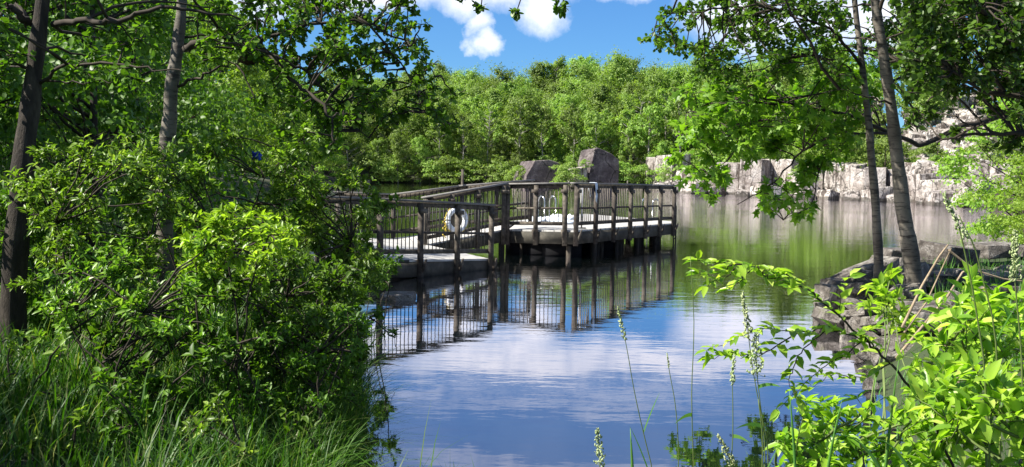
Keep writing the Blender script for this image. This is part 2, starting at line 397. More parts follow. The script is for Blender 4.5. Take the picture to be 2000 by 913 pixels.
# ------------------------------------------------------------------ geometry builders
class MB:
    def __init__(s): s.v = []; s.q = []; s.t = []; s.n = 0
    def add(s, v, quads=None, tris=None):
        v = np.asarray(v, float); s.v.append(v)
        if quads is not None and len(quads): s.q.append(np.asarray(quads) + s.n)
        if tris is not None and len(tris): s.t.append(np.asarray(tris) + s.n)
        s.n += len(v)
    def tube(s, pts, rad, k=6):
        pts = np.asarray(pts, float); n = len(pts)
        rad = np.full(n, rad) if np.isscalar(rad) else np.asarray(rad, float)
        tan = np.gradient(pts, axis=0); tan /= np.linalg.norm(tan, axis=1)[:, None] + 1e-9
        ref = np.array([0, 0, 1.0]) if abs(tan[:, 2]).mean() < .8 else np.array([1.0, 0, 0])
        a = np.cross(tan, ref); a /= np.linalg.norm(a, axis=1)[:, None] + 1e-9
        b = np.cross(tan, a)
        th = np.arange(k) / k * 2 * math.pi
        ring = pts[:, None] + rad[:, None, None] * (np.cos(th)[None, :, None] * a[:, None] + np.sin(th)[None, :, None] * b[:, None])
        v = ring.reshape(-1, 3)
        i = np.arange(n * k).reshape(n, k); j = np.roll(i, -1, 1)
        q = np.stack([i[:-1], j[:-1], j[1:], i[1:]], -1).reshape(-1, 4)
        v = np.vstack([v, pts[-1:], pts[:1]])
        e = n * k
        t = [(i[-1, m], j[-1, m], e) for m in range(k)] + [(j[0, m], i[0, m], e + 1) for m in range(k)]
        s.add(v, q, t)
    def box(s, c, ax, ay, az):
        """centre and three half-extent vectors"""
        c, ax, ay, az = (np.asarray(t, float) for t in (c, ax, ay, az))
        v = [c + i * ax + j * ay + k * az for i in (-1, 1) for j in (-1, 1) for k in (-1, 1)]
        s.add(v, [(0, 1, 3, 2), (4, 6, 7, 5), (0, 4, 5, 1), (2, 3, 7, 6), (0, 2, 6, 4), (1, 5, 7, 3)])
    def beam(s, a, b, w, h):
        """bar from a to b, w wide sideways, h tall, the ends cut plumb"""
        a, b = np.asarray(a, float), np.asarray(b, float)
        d = b - a; u = np.array([-d[1], d[0], 0]); u = u / (np.linalg.norm(u) + 1e-9) * w / 2
        z = np.array([0, 0, h / 2])
        s.box((a + b) / 2, d / 2, u, z)
    def mesh(s, name, origin=(0, 0, 0), smooth_=False):
        v = np.vstack(s.v) - np.asarray(origin, float)
        fl = []
        if s.q: fl.append(np.vstack(s.q))
        if s.t: fl.append(np.vstack(s.t))
        return mesh_arrays(name, v, fl, smooth_)
    def build(s, name, mat, parent=None, origin=(0, 0, 0), smooth_=False):
        return link(name, s.mesh(name, origin, smooth_), parent, mat)

def unit(v): return v / (np.linalg.norm(v, axis=-1, keepdims=True) + 1e-9)
# leaf templates in (along, side, up), unit length / unit width
TPL = {
 'small': (np.array([(0, 0, 0), (.5, .5, .12), (1, 0, 0), (.5, -.5, .12)]), None, [(0, 1, 2), (0, 2, 3)]),
 'fine': (np.array([(0, 0, 0), (.28, 0, -.02), (.65, 0, -.05), (1, 0, -.16), (.25, .42, .10), (.62, .40, .05), (.25, -.42, .10), (.62, -.40, .05)]),
          [(4, 5, 2, 1), (1, 2, 7, 6)], [(0, 4, 1), (5, 3, 2), (0, 1, 6), (2, 3, 7)]),
 'round': (np.array([(0, 0, 0), (.12, .38, .02), (.5, .52, .03), (.82, .30, -.02), (1, 0, -.06), (.82, -.30, -.02), (.5, -.52, .03), (.12, -.38, .02), (.5, 0, -.05)]),
           None, [(0, 1, 8), (1, 2, 8), (2, 3, 8), (3, 4, 8), (4, 5, 8), (5, 6, 8), (6, 7, 8), (7, 0, 8)]),
 'maple': (np.array([(0, 0, 0), (.10, .34, .02), (.28, .22, .02), (.62, .55, -.06), (.58, .17, .02), (1, 0, -.12), (.58, -.17, .02), (.62, -.55, -.06), (.28, -.22, .02), (.10, -.34, .02), (.35, 0, .05)]),
           None, [(0, 1, 10), (1, 2, 10), (2, 3, 10), (3, 4, 10), (4, 5, 10), (5, 6, 10), (6, 7, 10), (7, 8, 10), (8, 9, 10), (9, 0, 10)]),
}
def leaf_mesh(name, C, D, N, L, W, kind='small', origin=(0, 0, 0)):
    C = np.asarray(C) - np.asarray(origin); D = unit(np.asarray(D)); N = np.asarray(N)
    S = unit(np.cross(D, N)); N = np.cross(S, D)
    tv, tq, tt = TPL[kind]; n = len(C); k = len(tv)
    L = np.broadcast_to(L, (n,)); W = np.broadcast_to(W, (n,))
    v = (C[:, None] + D[:, None] * (tv[None, :, 0:1] * L[:, None, None]) + S[:, None] * (tv[None, :, 1:2] * W[:, None, None])
         + N[:, None] * (tv[None, :, 2:3] * L[:, None, None]))
    off = (np.arange(n) * k)[:, None, None]; fl = []
    if tq: fl.append((np.array(tq)[None] + off).reshape(-1, 4))
    if tt: fl.append((np.array(tt)[None] + off).reshape(-1, 3))
    return mesh_arrays(name, v.reshape(-1, 3), fl)

def wander(a, b, n, amp, rng, sag=0.0):
    a, b = np.asarray(a, float), np.asarray(b, float); t = np.linspace(0, 1, n)[:, None]
    L = np.linalg.norm(b - a); p = a + (b - a) * t
    w = rng.normal(0, 1, (n, 3)); w = np.cumsum(w, 0); w -= w[0] + (w[-1] - w[0]) * t
    p = p + w * amp * L / n; p[:, 2] -= sag * L * (4 * t * (1 - t))[:, 0]
    return p

# ------------------------------------------------------------------ generic trees (shared by the forest rows)
def tree_meshes(seed, h, rad, nleaf, ls, nclump=46, base=.16, kind='small', form='round', flat=.62):
    """a crown of leaf clumps carried by limbs, unit trunk height h"""
    rng = np.random.default_rng(seed); mb = MB()
    lean = rng.normal(0, .03, 2) * h
    tp = wander((0, 0, -.4), (lean[0], lean[1], h * .93), 9, .10, rng)
    r0 = .012 * h + .03
    mb.tube(tp, np.linspace(r0, .02, 9), 6)
    C, D, N = [], [], []
    per = nleaf // nclump
    for c in range(nclump):
        t = (c + rng.random()) / nclump                      # 0 low .. 1 top
        z = h * (base + (1 - base) * t ** .9)
        if form == 'round': prof = math.sin(math.pi * min(1, .12 + .88 * t) ** .8) ** .7
        elif form == 'tall': prof = .35 + .65 * math.sin(math.pi * (.1 + .85 * t))
        else: prof = 1.05 - t * .95
        a = rng.random() * 2 * math.pi; rr = rad * max(.12, prof) * (.3 + .85 * math.sqrt(rng.random())) * (1 + .35 * math.sin(a * 2 + seed) * math.sin(t * 9 + seed))
        cen = np.array([math.cos(a) * rr + lean[0] * t, math.sin(a) * rr + lean[1] * t, z])
        k = max(.1, min(.95, (z - rr * .5) / (h * .93)))
        st = tp[0] + (tp[-1] - tp[0]) * k
        if rng.random() < .6: mb.tube(wander(st, cen, 4, .25, rng), [r0 * .3, r0 * .22, r0 * .14, .01], 4)
        cr = rad * rng.uniform(.14, .46) * (1 if t < .85 else .7); n = int(per * rng.uniform(.3, 1.9))
        q = unit(rng.normal(0, 1, (n, 3))); q[:, 2] = np.where(q[:, 2] < -.2, -q[:, 2] * .6, q[:, 2])
        rad_ = cr * (.35 + .85 * rng.random((n, 1)) ** .6)
        p = q * rad_ * np.array([1, 1, flat])
        if flat > 1:                                          # sprays sweep outward and up
            ax_ = unit(np.array([math.cos(a), math.sin(a), rng.uniform(.4, 1.6)])); pr = (p @ ax_)[:, None] * ax_
            p = p * rng.uniform(.55, .8) + pr * rng.uniform(.6, 1.3)
        stray = rng.random((n, 1)) < .12
        p = cen + np.where(stray, p * 1.45, p)
        out = unit(q + .25 * unit(np.array([math.cos(a), math.sin(a), .6])) + rng.normal(0, .45, (n, 3)))
        d = unit(np.cross(out, rng.normal(0, 1, (n, 3))) + np.array([0, 0, -.25]))
        C.append(p); D.append(d); N.append(out + np.array([0, 0, .35]))
    C = np.vstack(C); D = np.vstack(D); N = np.vstack(N); n = len(C)
    L = ls * rng.uniform(.7, 1.35, n)
    cm = leaf_mesh('crown', C, D, N, L, L * .75, kind)
    return mb.mesh('trunk'), cm
def put_tree(meshes, name, loc, s, rz, leafmat, barkmat, label, cat, group=None, sz=None):
    e = empty(name, loc, label, cat, group, rz); e.scale = (s, s, sz or s)
    a = bpy.data.objects.new('trunk', meshes[0]); b = bpy.data.objects.new('crown', meshes[1])
    for o, m in ((a, barkmat), (b, leafmat)):
        COL.objects.link(o); o.parent = e
        if not o.data.materials: o.data.materials.append(m)
    return e

rng0 = np.random.default_rng(11)
far_var = [tree_meshes(100 + i, 10, [2.5, 2.9, 2.1, 3.1, 2.4, 2.0][i], 9500, .20, 90, [.14, .25, .32, .10, .2, .35][i], flat=1.15, form=['round', 'round', 'tall', 'round', 'cone', 'tall'][i]) for i in range(6)]
for i, (tr_, cr_) in enumerate(far_var):
    tr_.materials.append(M['farbark'] if i % 2 else M['bark']); cr_.materials.append(M['forest'])
rows = [(0.8, 'standing in the waterline row across the pond', 26, .72), (5, 'in the second row behind the far waterline', 24, .86),
        (10, 'in the third row up the far hillside', 24, .92), (16, None, 24, .95), (22, None, 25, .98), (29, None, 26, 1.0), (37, None, 28, 1.02), (46, None, 30, 1.02)]
KINDW = ['round', 'broad', 'slender', 'wide', 'pointed', 'narrow']
def far_ground(x, y): return float(ground_h(np.array([x]), np.array([y]))[0])
for ri, (back, rowname, cnt, sc) in enumerate(rows):
    for k in range(cnt):
        x = -30 + (k + .5) * (78 / cnt) + rng0.normal(0, .7)
        ysh = np.interp(x, [-30, -19, -13, 4, 11.5, 15, 24, 48], [100, 119, 123, 120, 117, 112, 112, 112])
        y = ysh + back + rng0.normal(0, .9)
        if x > 17 and ri == 0: continue
        if x > 32 and y < 130: continue
        v = int(rng0.integers(0, 6)); s = sc * rng0.uniform(.70, 1.2)
        if 8 < x < 22 and ri > 4: s *= 1.08
        if x < -2 and ri > 4: s *= .9
        if ri == 0: s *= .8
        z = far_ground(x, y) - .1
        if rowname:
            lab = f"{KINDW[v]} green tree, {ORD[k] if k < 20 else ['third', 'fourth', 'fifth', 'sixth', 'seventh', 'eighth'][k-20] + ' after the twentieth'} from the left, {rowname}"
            lab = ' '.join(lab.split()[:16])
            grp = 'trees ' + ' '.join(rowname.split()[-4:])
        else:
            lab = 'leafy green tree in the crowded upper part of the far hillside forest'; grp = 'trees crowding the far hillside'
        put_tree(far_var[v], 'forest_tree', (x, y, z), s, rng0.uniform(0, 6.28), None, None, lab, 'tree', grp)
slim = [tree_meshes(150 + i, 9.5, 1.5, 3500, .20, 40, .48, flat=1.15, form='tall') for i in range(2)]
for tr_, cr_ in slim: tr_.materials.append(M['farbark']); cr_.materials.append(M['forest'])
for k, (px, d) in enumerate([(905, 121.5), (948, 122.5), (1010, 120), (1062, 121), (1166, 116), (1186, 118), (1228, 115), (1240, 117), (1262, 114), (1330, 113), (860, 122.5), (1120, 118), (1300, 116), (1390, 114)]):
    q_ = P(px, 340, d); put_tree(slim[k % 2], 'slender_tree', (q_[0], d, far_ground(q_[0], d) - .1), .9 + .25 * ((k * 7) % 5) / 5, k * 2.1, None, None,
        f"slender pale trunked tree with a high crown, {ORD[k]} of its kind along the far shore", 'tree', 'slender pale trees on the far shore')
# low bushes that hang over the far waterline
bush_var = [tree_meshes(300 + i, 2.6, 1.6, 2600, .17, 26, .02) for i in range(3)]
for tr_, cr_ in bush_var: tr_.materials.append(M['twig']); cr_.materials.append(M['forest'])
bx = list(np.linspace(-17.5, 10, 16))
for k, x in enumerate(bx):
    ysh = np.interp(x, [-19, -13, -4, 4, 11.5], [118.5, 122, 121, 119, 116.3])
    put_tree(bush_var[k % 3], 'waterside_bush', (x + rng0.normal(0, .4), ysh + rng0.uniform(0, .8), .1), rng0.uniform(.8, 1.35), rng0.uniform(0, 6), None, None,
             f"pale leafy bush, {ORD[k]} from the left, overhanging the far waterline", 'bush', 'bushes along the far waterline')

# left bank: lit trees beside the pond between the dock and the far shore
bank_var = [tree_meshes(200 + i, 9, [2.4, 2.8, 2.2, 2.6][i], 8000, .17, 60, [.05, .08, .05, .12][i]) for i in range(4)]
for tr_, cr_ in bank_var: tr_.materials.append(M['bark']); cr_.materials.append(M['bank'])
lb = [(-13, 38, .75), (-15, 46, .95), (-12.6, 54, .62), (-17, 55, 1.15), (-14.2, 63, .72), (-19, 64, 1.2), (-15.2, 72, .8), (-16.5, 82, .85), (-22, 75, 1.3), (-20, 90, 1.1),
      (-19, 99, .8), (-24, 86, 1.3), (-25, 98, 1.35), (-21.5, 108, 1.0), (-27, 108, 1.4), (-22, 58, 1.4), (-18, 42, 1.1), (-21, 48, 1.3), (-28, 70, 1.5), (-30, 90, 1.6)]
for k, (x, y, s) in enumerate(lb):
    put_tree(bank_var[k % 4], 'bank_tree', (x, y, far_ground(x, y) - .1), s, rng0.uniform(0, 6), None, None,
             f"yellow green leafy tree, {ORD[k]} along the left bank between dock and far shore", 'tree', 'trees along the left bank')
# nearer understory on the left, in the shade of the tall trees
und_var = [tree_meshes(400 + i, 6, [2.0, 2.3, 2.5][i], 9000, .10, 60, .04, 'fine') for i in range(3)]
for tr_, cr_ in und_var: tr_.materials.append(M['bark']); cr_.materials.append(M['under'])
ub = [(-5.6, 13.0, .85), (-7.9, 12.6, 1.0), (-10.2, 14.5, 1.1), (-6.3, 16.8, .8), (-9.0, 18.5, 1.15), (-12.6, 19, 1.3), (-9.6, 24, 1.0), (-12.5, 27, 1.3), (-15.5, 24, 1.4), (-10.4, 31, .8),
      (-13.5, 34, 1.2), (-18, 33, 1.6), (-7.4, 10.2, .7), (-9.8, 10.4, 1.1), (-20, 40, 1.6)]
for k, (x, y, s) in enumerate(ub):
    put_tree(und_var[k % 3], 'understory_tree', (x, y, far_ground(x, y) - .1), s, rng0.uniform(0, 6), None, None,
             f"dark shaded understory tree, {ORD[k]} of the thicket behind the left shrubs", 'tree', 'understory trees in the left thicket')

# bushes and trees on the ledge and slope at the right
for k, (px, py, s_) in enumerate([(1318, 312, .3), (1372, 340, .35), (1412, 338, .3), (1560, 340, .45), (1588, 345, .35), (1650, 326, .25), (1745, 336, .3), (1850, 350, .4), (1300, 340, .3)]):
    g_ = G(px, 388, 0); q_ = P(px, py, g_[1] + 2.0)
    put_tree(bush_var[k % 3], 'crevice_bush', (q_[0], q_[1], q_[2] - .5), s_, k, None, None, f"small tuft of green rooted in the ledge rock, {ORD[k]} one", 'bush', 'tufts in the ledge rock')
ledge = [(20.5, 99, .9), (23.5, 97, 1.3), (26.5, 92, 1.0), (29, 88, 1.25), (31.5, 85, 1.0), (34.5, 82, .8), (25, 103, 1.5), (18, 106, 1.3), (37.5, 79, .9), (29, 97, 1.4), (22, 93, .5), (27.5, 86, .5), (33.8, 77, .45), (24.6, 91.5, .8)]
for k, (px, d, s) in enumerate([(1400, 106, 1.5), (1440, 103, 1.7), (1485, 101, 1.6), (1520, 99, 1.4), (1560, 97, 1.1), (1590, 95, 1.3), (1630, 93, 1.2), (1660, 92, 1.35), (1690, 90, 1.0), (1725, 89, 1.1), (1760, 88, .9), (1600, 103, 1.4), (1660, 100, 1.4), (1715, 98, 1.2), (1350, 110, 1.2), (1310, 110, 1.0), (1790, 84, .5), (1830, 80, .5), (1960, 95, 1.4), (1990, 88, 1.3), (1930, 104, 1.2), (1900, 110, 1.0), (2010, 100, 1.5)]):
    q_ = P(px, 330, d)
    put_tree(bush_var[k % 3], 'slope_bush', (q_[0], d, far_ground(q_[0], d) - .15), s, k * 1.7, None, None, f"bushy green shrub on the slope behind the rock ledge, {(ORD + ['twenty-first', 'twenty-second', 'twenty-third'])[k]} of that band", 'bush', 'bushes behind the rock ledge')
ledge = ledge
for k, (x, y, s) in enumerate(ledge):
    put_tree(bush_var[k % 3], 'ledge_bush', (x, y, far_ground(x, y) - .15), s * 1.15, rng0.uniform(0, 6), None, None,
             f"rounded green bush on top of the rock ledge, {ORD[k]} counted along it", 'bush', 'bushes on the rock ledge')
for k, (x, y, s) in enumerate([(14.5, 28, .45), (15.7, 31, .62), (13.6, 25.8, .26), (19.0, 33, .85)]):
    put_tree(bank_var[k % 4], 'shore_tree', (x, y, far_ground(x, y) - .1), s * 1.05, rng0.uniform(0, 6), None, None,
             f"light green shore tree at the right edge of the pond, {['lowest one', 'middle one', 'nearest small one', 'tallest one behind'][k]}", 'tree', 'trees at the right shore')
for k, (x, y, s) in enumerate([(40, 100, 1.2), (45, 108, 1.4), (46, 92, 1.2), (52, 100, 1.5), (38, 118, 1.2), (50, 84, 1.2), (33, 122, 1.2)]):
    put_tree(far_var[k % 6], 'ridge_tree', (x, y, far_ground(x, y) - .1), s, rng0.uniform(0, 6), None, None,
             f"green tree on the ridge above the rubble slope, {ORD[k]} of the line", 'tree', 'trees above the rubble slope')

# ------------------------------------------------------------------ rocks
def rock_mesh(name, dims, seed, npts=26, cut=.85, bevel=.03, rough=0.03, jit=.72):
    """angular boulder: hull of a jittered box"""
    rng = np.random.default_rng(seed); bm = bmesh.new()
    dx, dy, dz = dims
    for i in (-1, 1):
        for j in (-1, 1):
            for k in (-1, 1):
                f = rng.uniform(jit, 1.0, 3)
                bm.verts.new((i * dx / 2 * f[0], j * dy / 2 * f[1], k * dz / 2 * f[2]))
    for _ in range(npts):
        q = rng.normal(0, 1, 3); q = q / np.abs(q).max() * rng.uniform(cut, 1.0)
        q = np.clip(q, -1, 1) * np.array([dx, dy, dz]) / 2
        bm.verts.new(q)
    r = bmesh.ops.convex_hull(bm, input=bm.verts)
    for v in [g for g in r['geom_interior'] if isinstance(g, bmesh.types.BMVert)]: bm.verts.remove(v)
    bmesh.ops.dissolve_limit(bm, angle_limit=R(9), verts=bm.verts, edges=bm.edges)
    m = min(dims)
    bmesh.ops.bevel(bm, geom=bm.edges[:], offset=m * bevel, segments=1, affect='EDGES', clamp_overlap=True)
    bmesh.ops.triangulate(bm, faces=bm.faces)
    bmesh.ops.subdivide_edges(bm, edges=bm.edges, cuts=1, use_grid_fill=True)
    sd_ = Vector((seed * 1.37 % 50, seed * .71 % 50, 0))
    for v in bm.verts:
        n = mnoise.noise(v.co * (2.2 / m) + sd_) + .5 * mnoise.noise(v.co * (5 / m) + sd_)
        v.co += v.co.normalized() * n * m * rough
    me = bpy.data.meshes.new(name); bm.to_mesh(me); bm.free(); return me
def rock(name, loc, dims, rot, seed, mat, label, cat='rock', group=None, **kw):
    o = link(name, rock_mesh(name, dims, seed, **kw), None, mat)
    o.location = tuple(float(c) for c in loc); o.rotation_euler = rot
    return tag(o, label, cat, group)
# the quarried ledge: (left px, right px, top py, waterline py, yaw, label)
cl = [(1278, 1312, 312, 372, .5, 'streaky grey block at the left end of the ledge'), (1306, 1350, 306, 374, .2, 'tall pale block with mossy top, second on the ledge'),
      (1343, 1388, 336, 376, .6, 'low grey block beside the mossy one on the ledge'), (1382, 1428, 338, 378, .3, 'pale cracked block behind hanging maple leaves'),
      (1422, 1486, 322, 381, .8, 'sloping bright block leaning against a square one'), (1478, 1524, 314, 384, -.5, 'square block with one dark shaded side'),
      (1518, 1556, 314, 384, .5, 'narrow bright upright block next to the dark sided one'), (1552, 1600, 338, 386, .1, 'low block in a gap of the ledge'),
      (1594, 1642, 324, 386, -.4, 'pale block with a wedge shaped notch'), (1636, 1664, 322, 386, .9, 'thin leaning slab between two ledge blocks'),
      (1656, 1706, 322, 389, .4, 'broad white block left of the thinner trunk'), (1700, 1742, 330, 391, -.3, 'grey block between the two pale trunks'),
      (1735, 1800, 331, 393, .7, 'wide sunlit block right of the thicker trunk'), (1790, 1868, 342, 397, .1, 'long sloping block with a dark cleft'),
      (1862, 1934, 354, 402, .6, 'last pale block at the right end of the ledge')]
for k, (a, b, t, w, yaw, lab) in enumerate(cl):
    g = G((a + b) / 2, w, 0); y = g[1]
    top = P((a + b) / 2, t, y)[2]; wid = (b - a) / FPX * y * 1.18; dep = wid * 1.2 + 2.0
    hh = (top + 1.0)
    rock('ledge_block', (g[0], y + dep * .42 + [0, 1.6, -.3, 1.2, -.5, 1.8, .2][k % 7], top - hh / 2), (wid * .84, dep * .8, hh * 1.12), (0, random.Random(k).uniform(-.11, .11), yaw * 1.25), 500 + k, M['granite'], lab, 'rock',
         'blocks of the quarried ledge', npts=5, cut=.92, bevel=.012, rough=.03, jit=.84)
rr = random.Random(5)
foot = [(1296, 374), (1330, 377), (1365, 379), (1402, 380), (1455, 384), (1500, 387), (1548, 387), (1575, 389), (1622, 390), (1668, 392), (1722, 394), (1760, 397), (1815, 400), (1850, 402), (1905, 405)]
for k, (px, py) in enumerate(foot):
    g = G(px, py, 0); s = rr.uniform(1.0, 2.2)
    rock('waterline_rock', (g[0], g[1] + .8, s * .12), (s * 1.2, s, s * .8), (rr.uniform(-.3, .3), rr.uniform(-.3, .3), rr.uniform(0, 3)), 560 + k, M['granite'],
         f'low angular rock at the foot of the ledge, {ORD[k]} from its left end', 'rock', 'rocks at the foot of the ledge')
# rubble heaped on the slope
rub_meshes = [rock_mesh('rubble_block', (rr.uniform(1.1, 2.1), rr.uniform(.9, 1.5), rr.uniform(.55, 1.1)), 600 + k, npts=8, cut=.9) for k in range(10)]
for me in rub_meshes: me.materials.append(M['granite'])
def slope_hit(px, py, y0, y1):
    for y in np.arange(y0, y1, .7):
        p = P(px, py, y)
        if p[2] < far_ground(p[0], p[1]): return p
    return P(px, py, y1)
def rubble(n, region, lab, grp, smin=.7, smax=1.5):
    for _ in range(n):
        px, py = region()
        p = slope_hit(px, py, 72, 125)
        o = bpy.data.objects.new('rubble_block', rr.choice(rub_meshes)); COL.objects.link(o)
        o.location = (p[0], p[1], p[2] + rr.uniform(-.1, .35)); o.rotation_euler = (rr.gauss(0, .22), rr.gauss(0, .22), rr.uniform(0, 6.28))
        s = rr.uniform(smin, smax); o.scale = (s, s, s)
        tag(o, lab, 'rock', grp)
rubble(170, lambda: (lambda t: (1775 + rr.random() * (165 - 20 * t), 352 - t * 165))(rr.random()), 'angular pale quarry block in the tall heap right of the thicker trunk', 'quarry blocks heaped on the slope')
rubble(45, lambda: (1800 + rr.random() * 200, 372 - rr.random() * 60), 'angular quarry block low on the slope at the far right behind the ledge', 'quarry blocks low on the slope', .6, 1.3)
rubble(80, lambda: (1550 + rr.random() * 170, 250 - rr.random() * 70), 'angular pale quarry block high on the slope behind the maple leaves', 'quarry blocks high on the slope', .6, 1.2)
for k, (px, py, w, h) in enumerate([(1818, 205, 46, 30), (1862, 196, 60, 24), (1838, 226, 44, 22), (1900, 250, 50, 24), (1880, 222, 40, 22)]):
    p = slope_hit(px, py + 10, 72, 125); f = p[1] / FPX
    rock('slab_block', (p[0], p[1], p[2] + h * f * .3), (w * f, w * f * .8, h * f * 1.3), (.1 * rr.gauss(0, 1), .12 * rr.gauss(0, 1), rr.uniform(0, 3)), 640 + k, M['granite'],
         f"large pink grey slab near the top of the rubble heap, {['left one', 'long top one', 'lower centre one', 'lowest right one', 'middle right one'][k]}", 'rock', 'large slabs on the rubble heap', npts=8, cut=.92)
# the dark boulders across the pond
def prism(name, loc, pts, depth, mat, label, seed):
    """block with a given front outline (x,z) in metres, receding and tapering a little to the back"""
    bm = bmesh.new(); f = [bm.verts.new((x, 0, z)) for x, z in pts]; b = [bm.verts.new((x * .9 - .3, depth, z * .96)) for x, z in pts]
    n = len(pts); bm.faces.new(f); bm.faces.new(b[::-1])
    for i in range(n): bm.faces.new((f[i], b[i], b[(i + 1) % n], f[(i + 1) % n]))
    bmesh.ops.recalc_face_normals(bm, faces=bm.faces)
    bmesh.ops.bevel(bm, geom=bm.edges[:], offset=.05, segments=1, affect='EDGES')
    bmesh.ops.triangulate(bm, faces=bm.faces)
    bmesh.ops.subdivide_edges(bm, edges=bm.edges, cuts=3, use_grid_fill=True)
    for v in bm.verts:
        n_ = mnoise.noise(v.co * .9 + Vector((seed, 0, 0))) * .08 + mnoise.noise(v.co * 3 + Vector((seed, 0, 0))) * .05
        v.co += Vector((n_, n_ * .7, n_ * .6))
    me = bpy.data.meshes.new(name); bm.to_mesh(me); bm.free()
    o = link(name, me, None, mat); o.location = loc; o.rotation_euler = (0, 0, R(16)); return tag(o, label, 'rock', 'dark boulders across the pond')
yb = 106.0; k_ = yb / FPX
def outline(px0, pts): return [((x - px0) * k_, (375 - y) * k_ - .2) for x, y in pts]
def base_at(px): p = P(px, 372, yb); return (float(p[0]), yb, -.1)
prism('far_boulder', base_at(1034), outline(1034, [(1020, 384), (1028, 345), (1044, 316), (1072, 314), (1094, 320), (1096, 384)]), 4, M['darkrock'], 'broad dark boulder with a sunlit left edge behind the dock gangway', 3)
prism('far_boulder', base_at(1160), outline(1160, [(1146, 384), (1150, 332), (1160, 292), (1166, 289), (1196, 300), (1212, 312), (1210, 384)]), 3.5, M['darkrock'], 'tall leaning dark boulder with a pale left face across the pond', 9)
prism('far_boulder', (base_at(1130)[0], yb - 1.2, -.1), outline(1130, [(1122, 384), (1126, 330), (1146, 326), (1150, 384)]), 4, M['granite'], 'pale narrow rock at the left foot of the leaning boulder', 17)
for k, (px, s) in enumerate([(1112, .95), (1100, .7), (1207, 1.0), (1222, .8), (1140, .35), (1246, .9), (1012, .8)]):
    p = G(px, 369, 0)
    put_tree(bush_var[k % 3], 'boulder_bush', (p[0], 104.5 if k in (0, 1, 4) else 108, .2 if k not in (4,) else 2.2), s, k * 1.3, None, None,
             f"bright bush {['between the two dark boulders', 'low beside the broad boulder', 'at the right side of the leaning boulder', 'right of the leaning boulder by the water', 'on the pale rock under the leaning boulder', 'in the dark corner left of the ledge', 'left of the broad dark boulder'][k]}", 'bush')
# low rock shelf on the left shore
for k, (px, py, s) in enumerate([(700, 357, 1.6), (675, 362, 1.3), (642, 366, 1.6), (660, 352, 1.1)]):
    g = G(px, py + 4, 0); rock('shore_rock', (g[0], g[1], .15), (s * 1.6, s * 1.2, s * .5), (0, 0, k), 680 + k, M['rock'], f"flat grey rock on the far left shore, {['nearest the open water', 'second from the water', 'lowest beside the shrubs', 'highest one'][k]}", 'rock', 'rocks on the far left shore')

# ------------------------------------------------------------------ the dock
HORIZ = lambda px: 330 + (px - 1000) * math.tan(ROLL)
def dock_pt(px, rail, deck):
    """deck level point and rail height from the two picture heights of a 1.07 m railing"""
    s = (deck - rail) / 1.07; y = FPX / s
    p = P(px, deck, y); return p
A_ = dock_pt(993, 359.5, 448.5); C1 = dock_pt(1105, 358, 450); C2 = dock_pt(1121, 358, 450.5); D_ = dock_pt(1312, 362.5, 436.5)
D2 = np.array([4.75, 29.1, D_[2]]); B_ = np.array([2.35, 31.9, .60]); E_ = np.array([-.15, 26.0, .62])
G1 = np.array([-1.95, 22.4, .26]); G2 = np.array([A_[0] - .12, A_[1] - .05, A_[2]])           # gangway near edge
H1 = np.array([-2.9, 24.2, .26]); H2 = np.array([0.1, 24.9, .63])                              # gangway far edge
L1 = dock_pt(738, 388, 509); L2 = dock_pt(955, 400, 505.5)
LL = L1 + (L1 - L2) * .45; LL[2] = L1[2] + .06
def post(parent, base, zt, top=1.07, drop=.35, w=.105, brace=None):
    mb = MB(); b = np.asarray(base, float)
    mb.box((b[0], b[1], b[2] + (top - drop) / 2 - .02), (w / 2, 0, 0), (0, w / 2, 0), (0, 0, (top + drop) / 2 - .02))
    o = mb.build('post', M['wood'], parent)
    if brace is not None:
        m2 = MB(); d = np.asarray(brace, float)
        m2.box(b + d * .105 + (0, 0, -.10), d * .035 + np.array([0, 0, .08]), np.cross(d, (0, 0, 1)) * .028, (0, 0, .045))
        m2.build('bracket', M['wood'], o)
        m2 = MB(); m2.box(b + d * .07 + (0, 0, .89), d * .02, np.cross(d, (0, 0, 1)) * .08, (0, 0, .04)); m2.build('corbel', M['wood'], o)
def railing(parent, a, b, nb, out, posts=True, z_top=1.07, first=True, last=True, bar=.009):
    """a, b: deck-level ends; nb bays; out: unit vector away from the deck"""
    a, b = np.asarray(a, float), np.asarray(b, float); out = np.asarray(out, float)
    pts = [a + (b - a) * i / nb for i in range(nb + 1)]
    for i, p in enumerate(pts):
        if (i == 0 and not first) or (i == nb and not last): continue
        post(parent, p + out * .05, 0, brace=out)
    d = unit(b - a); Z = lambda h: np.array([0, 0, h])
    cap = MB(); cap.beam(a - d * .09 + Z(z_top), b + d * .09 + Z(z_top), .15, .038); cap.build('rail_cap', M['cap'], parent)
    m = MB(); m.beam(a + Z(z_top - .065), b + Z(z_top - .065), .04, .088); m.build('top_rail', M['wood'], parent)
    m = MB(); m.beam(a + Z(.50), b + Z(.50), .045, .045); m.build('middle_rail', M['wood'], parent)
    m = MB(); m.beam(a + Z(.15), b + Z(.15), .04, .085); m.build('bottom_rail', M['wood'], parent)
    for i in range(nb):
        m = MB(); p, q = pts[i], pts[i + 1]; L = np.linalg.norm(q - p); k = max(4, int(round(L / .105)))
        for j in range(1, k):
            c = p + (q - p) * j / k - out * .031
            m.tube([c + Z(.11), c + Z(z_top - .03)], bar, 5)
        m.build('baluster_panel', M['iron'] if bar < .01 else M['slat'], parent)
